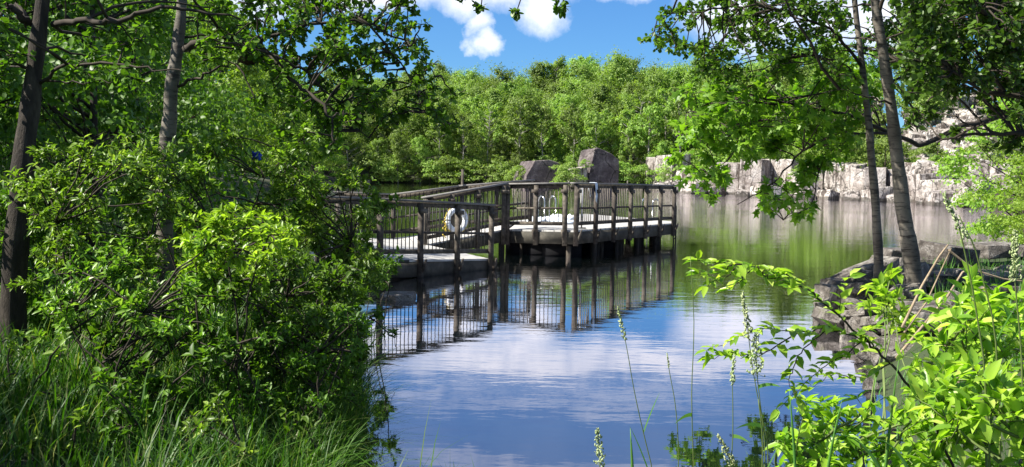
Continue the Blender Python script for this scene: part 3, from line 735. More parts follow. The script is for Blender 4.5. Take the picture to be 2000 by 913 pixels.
def deck(name, pts, parent, thick=.04, ang=0.0):
    """boards laid over a polygon; every corner has its own height"""
    pts = [np.asarray(p, float) for p in pts]; n = len(pts)
    v = [tuple(p) for p in pts] + [(p[0], p[1], p[2] - thick) for p in pts]
    me = bpy.data.meshes.new(name)
    me.from_pydata(v, [], [tuple(range(n)), tuple(range(2 * n - 1, n - 1, -1))] + [(i, i + n, (i + 1) % n + n, (i + 1) % n) for i in range(n)])
    bm = bmesh.new(); bm.from_mesh(me); bmesh.ops.recalc_face_normals(bm, faces=bm.faces)
    bmesh.ops.rotate(bm, verts=bm.verts, cent=(0, 0, 0), matrix=Matrix.Rotation(-ang, 3, 'Z')); bm.to_mesh(me); bm.free()
    o = link(name, me, parent, M['deck']); o.rotation_euler = (0, 0, ang); return o
def fascia(parent, a, b, h=.27, out=(0, -1, 0)):
    a, b, out = (np.asarray(t, float) for t in (a, b, out))
    m = MB(); off = out * .005 + np.array([0, 0, -.045 - h / 2]); m.beam(a + off, b + off, .045, h); return m.build('fascia', M['wood_shade'], parent)
def outn(a, b):
    d = unit(np.asarray(b, float) - np.asarray(a, float)); o = np.array([d[1], -d[0], 0]); return unit(o)

dock = empty('swimming_platform', (0, 0, 0), 'weathered timber swimming platform with sun bleached deck and railings out on the pond', 'dock')
deck('deck', [A_, C2, D_, D2, B_, E_, H2 * [1, 1, 1]], dock, ang=.5)
for a, b in ((A_, C2), (C2, D_), (D_, D2), (D2, B_), (B_, E_)): fascia(dock, a, b, out=outn(a, b))
railing(dock, A_, C1, 2, outn(A_, C1), bar=.0101); railing(dock, C2, D_, 6, outn(C2, D_), bar=.0115)
c_ = (C2 + D_) / 2
for i in range(15):                                                     # piles that carry the platform
    t = i / 14; p = C2 + (D_ - C2) * t + np.array([-.10, .16, 0]) * (1 + (i % 3) * .9)
    m = MB(); m.tube([(p[0], p[1], -1.2), (p[0], p[1], .27)], .06 + .018 * (i % 2), 9); m.build('pile', M['bark'], dock, smooth_=True)
for i in range(9):
    p = [A_ * .8 + C2 * .2, A_ * .3 + C2 * .7, E_ + [.8, .3, 0], B_ + [0, -.6, 0], D2 + [-.6, 0, 0], c_ + [-1.2, 1, 0], c_ + [-2, 3, 0], c_ + [-.8, 2.6, 0], (B_ + D2) / 2 - [0, .5, 0]][i] + np.array([0, .35, 0])
    m = MB(); m.tube([(p[0], p[1], -1.2), (p[0], p[1], .27)], .08, 9); m.build('pile', M['bark'], dock, smooth_=True)
for k_f, (px, py) in enumerate([(.12, .1), (.55, .1), (.95, .1), (.15, .5), (.6, .5), (.98, .5), (.2, .85), (.7, .85)]):   # black floats
    a = A_ + (E_ - A_) * py + np.array([.35, .4, 0]); b = C2 + (D_ - C2) * py * .9 + np.array([-.5, .4, 0]); c = a + (b - a) * min(px, .92)
    m = MB(); m.box((c[0], c[1], .06), (.42, .1, 0), (-.1, .42, 0), (0, 0, .22)); m.build('float', M['black'], dock)
for i in range(4):
    t = (i + .5) / 4; a = A_ + (B_ - A_) * t; b = C2 + (D_ - C2) * t
    m = MB(); m.beam(a + (0, 0, -.16), b + (-.15, .1, -.16), .05, .2); m.build('joist', M['wood'], dock)

gang = empty('gangway', (0, 0, 0), 'sloping timber gangway with two railings leading up from the landing to the platform', 'gangway')
deck('deck', [G1, G2, H2 + [-.1, 0, 0], H1], gang, ang=.2)
fascia(gang, G1, G2, .25); fascia(gang, H2 + [-.1, 0, 0], H1, .25, out=(0, 1, 0))
railing(gang, G1, G2, 3, (0, -1, 0)); mid = (H1 + (H2 - H1) * .55) + [0, 0, .03]
railing(gang, H1, mid, 2, (0, 1, 0)); railing(gang, mid, H2 + [.35, .15, .02], 2, (0, 1, 0), first=False)
m = MB(); m.box(mid + (0, .1, .85), (.032, 0, 0), (0, .032, 0), (0, 0, .62)); m.build('tall_post', M['wood'], gang)
for p in (G2 * .98 + G1 * .02 + [0, .15, 0], H1 + [.5, -.2, 0]):
    m = MB(); m.tube([(p[0], p[1], -1), (p[0], p[1], p[2] - .3)], .07, 8); m.build('pile', M['bark'], gang)

land = empty('landing_walkway', (0, 0, 0), 'low dark timber landing walkway half hidden by the left shrubs', 'walkway')
deck('deck', [LL, L1, L2, G1 + [.05, -.02, -.006], H1 + [-.02, 0, -.006], H1 + [-1.3, -.6, .05], LL + [-.5, 1.9, 0]], land, ang=-.6)
fascia(land, LL, L2, .26, outn(LL, L2)); fascia(land, L2, G1, .24, outn(L2, G1))
L0 = L1 + (L1 - L2) * .02
railing(land, LL, L1, 1, outn(LL, L1), last=False)
railing(land, L1, L2, 3, outn(L1, L2))
railing(land, H1 + [-1.25, -.6, .05], H1 + [-.05, 0, 0], 1, (0, 1, 0), last=False)
for t in (.05, .35, .66, .97):
    p = L1 + (L2 - L1) * t + [-.1, .25, 0]
    m = MB(); m.tube([(p[0], p[1], -1), (p[0], p[1], p[2] - .2)], .07, 8); m.build('pile', M['bark'], land)

# ladders: hooped handrails with rungs going down into the water
def ladder(loc, rz, label, h=.62, w=.42):
    e = empty('pool_ladder', loc, label, 'ladder', 'steel ladders on the platform', rz)
    for s in (-1, 1):
        t = np.linspace(0, math.pi, 9)
        pts = [(s * w / 2, -.28, 0)] + [(s * w / 2, -.14 - .14 * math.cos(a), h - .14 + .14 * math.sin(a)) for a in t] + [(s * w / 2, .0, -1.0)]
        m = MB(); m.tube(pts, .022, 8); m.build('handrail', M['chrome'], e, smooth_=True)
    for z in (-.15, -.42, -.7):
        m = MB(); m.box((0, 0, z), (w / 2, 0, 0), (0, .04, 0), (0, 0, .012)); m.build('rung', M['chrome'], e)
    return e
pE = E_ + (B_ - E_) * .42
ladder((pE[0], pE[1] + .1, pE[2]), R(38), 'steel ladder hoops on the far left side of the platform')
pD = D2 + (B_ - D2) * .22
ladder((pD[0], pD[1] + .15, pD[2]), R(-48), 'steel ladder hoops at the far right corner of the platform')
e = empty('boarding_ladder', (D_[0] + .12, D_[1] + .05, D_[2]), 'thin dark ladder hanging off the right end of the platform', 'ladder')
for dy in (0, .38):
    m = MB(); m.tube([(0, dy, .5), (.02, dy, -1.0)], .02, 7); m.build('handrail', M['iron'], e)
for z in (.0, -.22, -.44):
    m = MB(); m.tube([(.01, 0, z), (.01, .38, z)], .014, 6); m.build('rung', M['iron'], e)

# life ring on the gangway railing
rp = P(892, 430, 22.15); e = empty('life_ring', rp, 'white life ring with grab rope hanging on the gangway railing', 'life ring', None, R(38))
def torus(m, R_, r_, ku=40, kv=12, a0=0, a1=2 * math.pi, wob=0.0):
    u = np.linspace(a0, a1, ku); pts = [(R_ * math.cos(t), wob * math.sin(6 * t), R_ * math.sin(t)) for t in u]; m.tube(pts, r_, kv)
m = MB(); torus(m, .235, .062); m.build('ring', M['white'], e, smooth_=True)
m = MB()
for q in range(4): torus(m, .31, .009, 10, 6, q * math.pi / 2 + .12, (q + 1) * math.pi / 2 - .12)
m.build('grab_rope', M['yellow'], e)
for q in range(4):
    a = q * math.pi / 2 + .4; m = MB(); m.tube([(.235 * math.cos(a + t), 0, .235 * math.sin(a + t)) for t in (-.05, 0, .05)], .0655, 12); m.build('band', M['cloth'], e)
m = MB(); rp2 = P(868, 425, 22.1)
pts = [(rp2 + np.array([.03 * math.sin(t * 5), .02 * math.cos(t * 4), -t * .11])) for t in np.linspace(0, 4.2, 26)]
m.tube(pts, .012, 6); m.tube([p + np.array([.05, .01, -.02]) for p in pts[:20]], .012, 6); tag(m.build('throw_rope', M['yellow'], None), 'coiled yellow throw rope hanging beside the life ring', 'rope')

# towel over the rail, white tube, things lying on the deck
def towel():
    c = C2 + (D_ - C2) * .155 + np.array([0, 0, 1.07]); d = unit(D_ - C2); o_ = outn(C2, D_)
    prof = [(-.06, -.30), (-.095, -.12), (-.085, .0), (-.06, .026), (0, .03), (.06, .026), (.088, 0), (.10, -.12), (.105, -.27), (.10, -.42)]
    vs = []; w = np.linspace(-.08, .08, 6)
    for i, x in enumerate(w):
        for j, (s_, z) in enumerate(prof):
            vs.append(c + d * x * (1 - .05 * abs(j - 4)) + o_ * (s_ + .008 * math.sin(i * 2.1 + j)) + np.array([0, 0, z + (.04 * math.sin(i * 1.7) if j in (0, 9) else 0)]))
    n = len(prof); f = [(i * n + j, i * n + j + 1, (i + 1) * n + j + 1, (i + 1) * n + j) for i in range(5) for j in range(n - 1)]
    me = mesh_arrays('towel', np.array(vs), [np.array(f)], True); o = link('towel', me, None, M['cloth'])
    md = o.modifiers.new('thick', 'SOLIDIFY'); md.thickness = .012
    tag(o, 'pale blue white towel slung over the platform railing', 'towel')
towel()
pw = C2 + (D_ - C2) * .115; pw = pw + np.array([-.12, .35, 0])
e = empty('rescue_pole', pw, 'white capped pole standing upright inside the platform railing', 'pole')
m = MB(); m.tube([(0, 0, .02), (0, 0, .55)], .018, 8); m.build('shaft', M['chrome'], e)
m = MB(); m.tube([(0, 0, .55), (0, 0, .62), (0, 0, .98), (0, 0, 1.02)], [.02, .035, .035, .02], 10); m.build('sleeve', M['white'], e, smooth_=True)
m = MB(); m.box((0, 0, .01), (.1, 0, 0), (0, .1, 0), (0, 0, .012)); m.build('base_plate', M['iron'], e)
def crumple(name, loc, dims, seed, mat, label, cat, rz=0, group=None):
    rng = np.random.default_rng(seed); n = 18; vs = []; 
    for i in range(n):
        for j in range(n):
            x, y = (i / (n - 1) - .5), (j / (n - 1) - .5); e_ = max(0, 1 - 4 * max(abs(x), abs(y)) ** 2 * 1.0)
            k = abs(mnoise.noise(Vector((x * 5 + seed, y * 5, 0)))) + .5 * abs(mnoise.noise(Vector((x * 11, y * 11, seed))))
            vs.append((x * dims[0] * (1 + .2 * math.sin(y * 9)), y * dims[1] * (1 + .2 * math.sin(x * 8)), .012 + dims[2] * (e_ ** .5 * .35 + k) * (e_ > 0.0) * min(1, e_ * 4)))
    i = np.arange(n * n).reshape(n, n); f = np.stack([i[:-1, :-1], i[:-1, 1:], i[1:, 1:], i[1:, :-1]], -1).reshape(-1, 4)
    o = link(name, mesh_arrays(name, np.array(vs), [f], True), None, mat); o.location = tuple(float(c) for c in loc); o.rotation_euler = (0, 0, rz)
    md = o.modifiers.new('thick', 'SOLIDIFY'); md.thickness = .012; return tag(o, label, cat, group)
def on_deck(px, py):
    p = G(px, py, .61); return (p[0], p[1], .605)
crumple('towel', on_deck(1078, 436), (1.1, .8, .16), 2, M['cloth'], 'crumpled pale towel lying on the platform deck near the front railing', 'towel', .4)
crumple('towel', on_deck(1092, 429), (.8, .6, .12), 5, M['white'], 'small white towel heaped behind the crumpled one on the deck', 'towel', 1.1)
# blue things glimpsed through the shrubs
p = P(503, 303, 33.5)
crumple('cloth_bundle', (p[0], p[1], far_ground(p[0], p[1]) + .4), (.45, .4, .4), 7, M['blue'], 'bright blue cloth bundle glimpsed through leaves above the shrubs', 'bundle')
bpy.context.view_layer.update()
bb = bpy.data.objects['cloth_bundle']; bb.location = tuple(P(502, 306, 13.5)); bb.rotation_euler = (R(70), 0, 0); bb.scale = (.25, .25, .25)
q = bb.copy(); COL.objects.link(q); q.location = tuple(P(583, 368, 13.5)); q.rotation_euler = (R(70), .5, 0); q['label'] = 'dull blue cloth bundle deep in the shrubs left of the landing'
m = MB(); p = P(699, 353, 60); m.tube([(p[0], p[1], -.1), (p[0], p[1], p[2] + .75)], .05, 6); tag(m.build('marker_post', M['cap'], None), 'thin pale marker post at the far left waterline', 'post')

# ------------------------------------------------------------------ near rocks on the right
near = [ # px, py(centre), depth, w, d, h (metres), tilt, label
 (1625, 582, 14.6, .50, .6, .50, (.2, .1, .5), 'rounded mossy rock at the tip of the right spit'),
 (1650, 548, 15.6, .50, .4, .38, (.1, -.5, .2), 'orange brown rock standing at the tip of the right spit'),
 (1668, 600, 14.0, .95, .8, .50, (.05, -.15, .3), 'dark flat topped rock with a sunlit end left of the trunks'),
 (1700, 532, 15.6, 1.05, .8, .50, (-.1, -.30, .2), 'large slanted grey slab behind the thinner trunk'),
 (1632, 560, 15.2, .55, .5, .30, (0, .2, .8), 'pale low rock at the water left of the slab'),
 (1760, 500, 17.5, 1.0, .8, .40, (0, 0, .1), 'dark flat rock behind the thicker trunk'),
 (1852, 498, 17.0, 1.05, .9, .55, (.1, .1, .4), 'bright peaked rock with a dark right face on the spit'),
 (1818, 486, 19.0, .7, .7, .35, (0, 0, 1), 'brown rock peeking out behind the peaked one'),
 (1935, 488, 18.0, 1.0, .8, .42, (0, -.05, .3), 'grey jagged rock at the far right of the spit'),
 (1985, 490, 18.6, .5, .5, .35, (0, 0, .8), 'small dark rock at the right edge of the spit'),
 (1900, 545, 15.2, 2.6, 1.4, .42, (.02, .02, .15), 'long flat ledge stone dappled with shade on the spit'),
 (1885, 580, 13.6, .8, .7, .45, (0, .2, .4), 'shaded grey rock under the bent dead stalk'),
 (1945, 590, 12.8, .9, .8, .42, (.1, -.2, 1), 'pale edged rock beside the shrub leaves'),
 (1712, 640, 12.4, .85, .7, .42, (.15, .05, .1), 'white sunlit rock at the water below the trunks'),
 (1700, 676, 11.7, .85, .5, .34, (0, .1, .2), 'tan rock rising from the water at the bottom of the spit'),
 (1785, 678, 11.4, .55, .5, .40, (.2, .1, .6), 'purple grey round rock right of the tan one'),
 (1772, 622, 12.4, .7, .6, .34, (0, 0, .9), 'brown rock between the leafy saplings'),
 (1840, 640, 11.6, .7, .6, .45, (.1, .1, .2), 'shaded rock behind the bright shrub leaves'),
 (1668, 632, 13.0, .34, .25, .42, (.1, .2, .4), 'thin upright pointed rock at the water'),
 (1900, 660, 10.8, .9, .7, .5, (0, 0, .6), 'dark rock deep under the right shrub')]
for k, (px, py, d, w, dp, h, rot, lab) in enumerate(near):
    p = P(px, py, d); rock('boulder', p, (w * .80, dp * .80, h * .66), rot, 700 + k, M['rock'], lab, 'rock', 'boulders of the right spit', npts=9, cut=.8)
small_rocks = [rock_mesh('spit_stone', (.52, .40, .14), 780 + k, npts=8, cut=.8) for k in range(5)]
for me in small_rocks: me.materials.append(M['rock'])
for k in range(60):
    px = rr.uniform(1605, 2000); py = rr.uniform(505, 610 if px < 1690 else 680); g = G(px, py, .25)
    if pond_sdf(np.array([g[0]]), np.array([g[1]]))[0] < -.35 or g[1] > 20: continue
    o = bpy.data.objects.new('spit_stone', small_rocks[k % 5]); COL.objects.link(o); s_ = rr.uniform(.6, 1.5); o.scale = (s_, s_, s_ * rr.uniform(.6, 1.3))
    o.location = (g[0], g[1], max(.02, far_ground(g[0], g[1])) + .06); o.rotation_euler = (rr.gauss(0, .25), rr.gauss(0, .25), rr.uniform(0, 6.28))
    tag(o, 'small angular stone lying loose among the boulders of the right spit', 'rock', 'loose stones of the right spit')
p = P(290, 702, 8.0); rock('stone_slab', (p[0], p[1], p[2]), (.95, .5, .16), (.05, .03, .2), 760, M['rock'], 'flat grey stone lying in the shaded grass', 'rock')
p = P(778, 590, 15.0); rock('boulder', p, (.55, .5, .3), (0, 0, 0), 761, M['rock'], 'brown rock in the water under the landing', 'rock')

# ------------------------------------------------------------------ near trees, skeleton given, crown grown from clumps
def near_tree(name, base, trunk, limbs, clumps, label, cat, leafmat, barkmat, kind, ls, seed, r0, twigs=9, per=11, group=None, spread=1.0, droop=.3, lw=.75, twigr=.006):
    """trunk: points; limbs: (points, r); clumps: (centre, rx, rz, density)"""
    rng = np.random.default_rng(seed); base = np.asarray(base, float)
    e = empty(name, base, label, cat, group)
    tr = np.asarray(trunk, float)
    tt = np.linspace(0, 1, len(tr)); ts = np.linspace(0, 1, len(tr) * 6)
    path = np.stack([np.interp(ts, tt, tr[:, i]) for i in range(3)], -1); path += rng.normal(0, .006, path.shape)
    ker = np.array([1, 2, 3, 2, 1]) / 9.
    sm = path.copy()
    for i in range(3): sm[2:-2, i] = np.convolve(path[:, i], ker, 'valid')
    rad = r0 * (1 - .72 * ts) * (1 + .5 * np.exp(-ts * 26)) * (1 + .05 * np.sin(ts * 47) + .03 * rng.normal(0, 1, len(ts)))
    m = MB(); m.tube(sm, rad, 14); m.build('trunk', barkmat, e, base, True)
    br = MB(); skel = [sm[len(sm) // 5:]]; 
    for pts, r in limbs:
        pts = np.asarray(pts, float); q = np.linspace(0, 1, len(pts)); s_ = np.linspace(0, 1, len(pts) * 4)
        lp = np.stack([np.interp(s_, q, pts[:, i]) for i in range(3)], -1); lp[1:-1] += rng.normal(0, .012, lp[1:-1].shape)
        br.tube(lp, r * (1 - .75 * s_), 7); skel.append(lp)
    skel = np.vstack(skel)
    C, D, N = [], [], []
    for cen, rx, rz, dens in clumps:
        cen = np.asarray(cen, float)
        dd = np.linalg.norm(skel - cen, axis=1) + np.maximum(0, skel[:, 2] - cen[2]) * .5
        st = skel[dd.argmin()]; L = np.linalg.norm(cen - st)
        if L > .15:
            w = wander(st, cen, 7, .16, rng, -.05); br.tube(w, np.linspace(min(.022, .006 + .008 * L), .005, 7), 5)
        nt = max(3, int(twigs * dens * (rx * rz) ** .5 / .35))
        for _ in range(nt):
            d = unit(rng.normal(0, 1, 3)); en = cen + d * np.array([rx, rx, rz]) * rng.uniform(.5, 1.05) * spread
            w = wander(cen + rng.normal(0, .05, 3), en, 5, .2, rng, -.03); w[:, 2] -= droop * .12 * np.linspace(0, 1, 5) ** 2
            br.tube(w, np.linspace(twigr, twigr * .4, 5), 3)
            n = max(3, int(per * rng.uniform(.6, 1.4))); t = rng.uniform(.15, 1.0, n) * 4; i0 = np.minimum(t.astype(int), 3); fr = (t - i0)[:, None]
            p = w[i0] * (1 - fr) + w[i0 + 1] * fr
            od = unit(rng.normal(0, 1, (n, 3)) + unit(w[-1] - w[0]) * .7 + np.array([0, 0, -droop]))
            C.append(p + od * ls * .25); D.append(od); N.append(unit(rng.normal(0, .55, (n, 3)) + np.array([0, 0, 1.0])))
    C = np.vstack(C); D = np.vstack(D); N = np.vstack(N); n = len(C); L = ls * rng.uniform(.65, 1.25, n)
    br.build('branches', M['twig'], e, base)
    link('crown', leaf_mesh('crown', C, D, N, L, L * lw, kind, base), e, leafmat)
    return e
rg = np.random.default_rng(77)
def cl_px(lst, dj=.6):
    out = []
    for (px, py, d, r, dens) in lst:
        dd = d + rg.normal(0, dj * .4); c = P(px, py, dd); rr_ = r / FPX * dd; out.append((c, rr_, rr_ * .7, dens))
    return out
def scatter(n, x0, x1, y0, y1, d0, d1, r0, r1, dens=1.0, keep=None):
    out = []
    while len(out) < n:
        x, y = rg.uniform(x0, x1), rg.uniform(y0, y1)
        if keep and not keep(x, y): continue
        out.append((x, y, rg.uniform(d0, d1), rg.uniform(r0, r1), dens))
    return out
# dark barked tree at the far left
b = P(20, 640, 7.6); b[2] = .3
near_tree('dark_trunk_tree', b, [b, P(30, 480, 7.6), P(48, 290, 7.7), P(66, 150, 7.8), P(84, 0, 7.9), P(100, -200, 8.0), P(120, -700, 8.2)],
    [([P(104, 48, 7.9), P(165, 40, 7.7), P(232, 44, 7.5), P(300, 12, 7.4), P(380, 20, 7.4), P(470, 38, 7.4)], .028), ([P(56, 50, 7.9), P(35, 22, 7.8), P(0, 6, 7.7), P(-60, 0, 7.6)], .035),
     ([P(75, 165, 7.8), P(130, 130, 7.6), P(200, 122, 7.5), P(290, 135, 7.4), P(360, 140, 7.3)], .016), ([P(78, 160, 7.8), P(150, 163, 7.7), P(220, 160, 7.6)], .010),
     ([P(100, -200, 8), P(200, -420, 7.5), P(330, -560, 7.2)], .05), ([P(90, -80, 8), P(-60, -260, 8.4), P(-220, -380, 8.8)], .05), ([P(105, -300, 8), P(60, -560, 9.5), P(0, -700, 10.5)], .05)],
    cl_px(scatter(26, -60, 420, -30, 150, 7.0, 9.2, 34, 70, 1.0, lambda x, y: not (290 < x < 410) and not (20 < x < 120 and y > 20))) + cl_px(scatter(20, -350, 520, -760, -30, 6.5, 10, 70, 120, .8)),
    'dark barked tree at the left edge with a thick leaning trunk', 'tree', M['aspen'], M['bark'], 'round', .050, 21, .105, twigs=11, per=15)
# pale trunk in the left thicket
b = P(318, 560, 9.2); b[2] = .3
near_tree('pale_trunk_tree', b, [b, P(322, 400, 9.2), P(326, 270, 9.2), P(338, 160, 9.2), P(350, 60, 9.3), P(358, -20, 9.3), P(372, -260, 9.4), P(400, -760, 9.6)],
    [([P(362, 95, 9.2), P(395, 78, 9.0), P(440, 74, 8.9), P(480, 86, 8.8), P(530, 108, 8.6), P(580, 165, 8.4), P(640, 215, 8.2), P(655, 285, 8.1)], .034),
     ([P(530, 108, 8.6), P(600, 140, 8.8), P(660, 200, 8.9), P(720, 270, 9.0)], .016), ([P(345, 170, 9.2), P(400, 145, 9.0), P(450, 125, 8.9), P(485, 118, 8.9)], .016),
     ([P(480, 86, 8.8), P(600, 50, 9.0), P(700, 40, 9.1), P(790, 80, 9.2), P(850, 150, 9.3)], .018), ([P(700, 35, 9.1), P(790, 130, 9.2), P(830, 220, 9.2)], .012),
     ([P(365, -150, 9.3), P(520, -120, 9.0), P(700, -80, 9.0), P(860, -60, 9.0), P(1100, -50, 8.8)], .028), ([P(370, -260, 9.4), P(560, -420, 9.2), P(720, -480, 9.0)], .04), ([P(372, -300, 9.4), P(200, -480, 9.6), P(60, -600, 9.6)], .04)],
    cl_px(scatter(44, 380, 700, 0, 110, 8.2, 10, 30, 62)) + cl_px(scatter(34, 500, 760, 60, 260, 8.3, 9.6, 24, 50)) + cl_px(scatter(20, 520, 800, -30, 110, 8.6, 10, 26, 48)) + cl_px(scatter(50, 690, 910, -20, 250, 9, 9.6, 18, 36, .9, lambda x, y: (x - 690) / 215 < .55 + y / 500 and y < 250 - (900 - x) * .1))
    + cl_px(scatter(14, 560, 680, 200, 330, 8.1, 9, 20, 40)) + cl_px(scatter(20, 0, 900, -700, -30, 7.6, 11, 60, 110, .8)) + cl_px([(905, -6, 8.6, 16, .8), (1085, 4, 8.6, 9, .6), (940, 12, 8.6, 7, .5), (1010, 20, 8.7, 7, .4), (1100, 12, 8.6, 8, .6)]),
    'pale grey trunked tree in the left thicket with an arching limb', 'tree', M['aspen'], M['aspenbark'], 'round', .048, 22, .088, twigs=11, per=15)
m = MB(); pp = P(480, 124, 8.88); m.tube([pp + (-.07, 0, .02), pp + (-.02, 0, .04), pp + (.03, 0, .03), pp + (.08, 0, .0)], [.012, .05, .055, .01], 7)
tag(m.build('leaf_nest', M['brown'], None), 'dark leafy squirrel nest clump on the pale trunk tree branch', 'nest')

# right: the two pale leaning trunks of one clump stand on the spit
b = P(1793, 580, 13.3)
near_tree('thick_leaning_aspen', b, [b + (0, 0, -.15), P(1780, 500, 13.2), P(1762, 400, 13.1), P(1748, 270, 13.0), P(1732, 150, 12.9), P(1708, 0, 12.8), P(1690, -200, 12.7), P(1665, -620, 12.6)],
    [([P(1745, 205, 12.9), P(1700, 190, 12.6), P(1640, 175, 12.2)], .016), ([P(1715, 30, 12.8), P(1735, -40, 12.6), P(1790, -120, 12.3)], .03), ([P(1690, -180, 12.7), P(1560, -300, 12.0), P(1420, -330, 11.6)], .035), ([P(1735, 160, 12.9), P(1800, 140, 13.2), P(1870, 150, 13.4)], .02)],
    cl_px(scatter(20, 1760, 1880, -20, 120, 12, 14, 30, 55)) + cl_px(scatter(14, 1600, 1760, -20, 120, 14.0, 15, 30, 55)) + cl_px(scatter(30, 1400, 1950, -560, -30, 11, 14.5, 60, 120, .8)),
    'thicker pale leaning trunk on the spit with knotty bark', 'tree', M['aspen'], M['aspenbark'], 'round', .060, 23, .118, twigs=11, per=14, group='leaning aspens on the spit')
b = P(1718, 560, 13.9)
near_tree('thin_leaning_aspen', b, [b + (0, 0, -.15), P(1715, 480, 13.8), P(1708, 380, 13.8), P(1700, 270, 13.8), P(1688, 160, 13.8), P(1668, 0, 13.8), P(1650, -180, 13.8), P(1630, -560, 13.8)],
    [([P(1683, 130, 13.8), P(1630, 60, 13.4), P(1560, 30, 13.0), P(1480, 10, 12.6), P(1380, 20, 12.4), P(1290, 30, 12.2)], .024), ([P(1690, 170, 13.8), P(1640, 120, 13.4), P(1600, 110, 13.0)], .016), ([P(1652, -150, 13.8), P(1500, -220, 13), P(1380, -260, 12.6)], .03)],
    cl_px(scatter(70, 1360, 1650, -10, 150, 12.2, 14, 26, 50)) + cl_px(scatter(14, 1262, 1370, 0, 100, 12, 12.8, 16, 34, .9)) + cl_px(scatter(24, 1300, 1800, -520, -30, 11.5, 14.5, 60, 110, .8)),
    'thinner pale leaning trunk left of the thicker one on the spit', 'tree', M['aspen'], M['aspenbark'], 'round', .058, 24, .072, twigs=11, per=14, group='leaning aspens on the spit')
# maple reaching in from the right
b = np.array([10.4, 17.0, .35]); K = 1.27
near_tree('overhanging_maple', b, [b + (0, 0, -.2), b + (-.1, 0, 1.2), b + (-.3, -.1, 2.4), b + (-.5, -.2, 3.8), b + (-.7, -.2, 5.5), b + (-.8, -.2, 7)],
    [([b + (-.2, 0, 2.0), P(2060, 215, 13.2 * K), P(1960, 225, 12.8 * K), P(1880, 245, 12.4 * K), P(1800, 285, 12.0 * K), P(1740, 262, 11.7 * K), P(1650, 222, 11.4 * K), P(1555, 208, 11.1 * K), P(1480, 200, 10.9 * K)], .060),
     ([P(1740, 262, 11.7 * K), P(1640, 260, 11.2 * K), P(1560, 300, 10.8 * K), P(1510, 360, 10.6 * K), P(1440, 400, 10.5 * K)], .022), ([P(1650, 222, 11.4 * K), P(1600, 330, 11.1 * K), P(1585, 400, 11.0 * K), P(1530, 430, 10.9 * K)], .014),
     ([P(1555, 208, 11.1 * K), P(1450, 180, 10.7 * K), P(1400, 200, 10.6 * K), P(1340, 220, 10.5 * K)], .016), ([P(1480, 200, 10.9 * K), P(1430, 300, 10.7 * K), P(1380, 350, 10.6 * K)], .012),
     ([b + (-.3, -.1, 2.6), P(2040, 120, 13 * K), P(1940, 60, 12.6 * K), P(1860, -10, 12.2 * K)], .05), ([b + (-.4, 0, 3), P(1960, 170, 13 * K), P(1880, 150, 12.6 * K), P(1820, 190, 12.4 * K), P(1790, 220, 12.4 * K)], .035)],
    cl_px(scatter(74, 1340, 1660, 110, 300, 10.2 * K, 11.8 * K, 22, 44, 1.0, lambda x, y: y > 330 - (x - 1340) * 1.2 or y > 170)) + cl_px(scatter(20, 1320, 1480, 230, 385, 10.2 * K, 10.9 * K, 16, 32, .9))
    + cl_px(scatter(7, 1560, 1650, 280, 340, 10.9 * K, 11.3 * K, 18, 30)) + cl_px(scatter(10, 1490, 1590, 355, 430, 10.5 * K, 11 * K, 14, 26)) + cl_px(scatter(10, 1640, 1720, 110, 200, 11 * K, 12.4 * K, 24, 40)),
    'maple with lobed leaves whose limb hangs in from the right edge', 'tree', M['maple'], M['bark'], 'maple', .132, 25, .17, twigs=8, per=9, lw=.95)
b = np.array([7.4, 11.2, .4])
near_tree('dark_canopy_tree', b, [b + (0, 0, -.2), b + (.1, 0, 1.5), b + (.1, .1, 3), b + (0, .1, 4.6), b + (-.1, 0, 6.5)],
    [([b + (.1, 0, 2.4), P(2020, 150, 11), P(1950, 60, 10.6), P(1880, -30, 10.2)], .06), ([b + (.1, 0, 2.2), P(2030, 200, 11.2), P(1930, 180, 11), P(1860, 140, 10.8)], .045), ([b + (.1, 0, 2.0), P(2000, 262, 11.4), P(1900, 262, 11.2), P(1830, 280, 11)], .035)],
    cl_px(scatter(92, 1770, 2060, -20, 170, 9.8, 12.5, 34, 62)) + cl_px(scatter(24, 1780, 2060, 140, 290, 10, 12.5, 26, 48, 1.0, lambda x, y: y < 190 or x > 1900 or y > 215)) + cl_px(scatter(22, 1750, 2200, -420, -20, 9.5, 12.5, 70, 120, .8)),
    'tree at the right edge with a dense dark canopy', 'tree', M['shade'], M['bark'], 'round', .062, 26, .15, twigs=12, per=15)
# trees that stand beside the camera, left of the frame, and shade the left bank
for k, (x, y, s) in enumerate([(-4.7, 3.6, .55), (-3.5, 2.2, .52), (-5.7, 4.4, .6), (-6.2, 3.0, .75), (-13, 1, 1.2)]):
    put_tree(und_var[k % 3], 'shade_tree', (x, y, far_ground(x, y) - .1), s, k * 1.1, None, None, f"dense shade tree outside the left edge of the picture, {ORD[k]}", 'tree', 'shade trees beside the left bank')

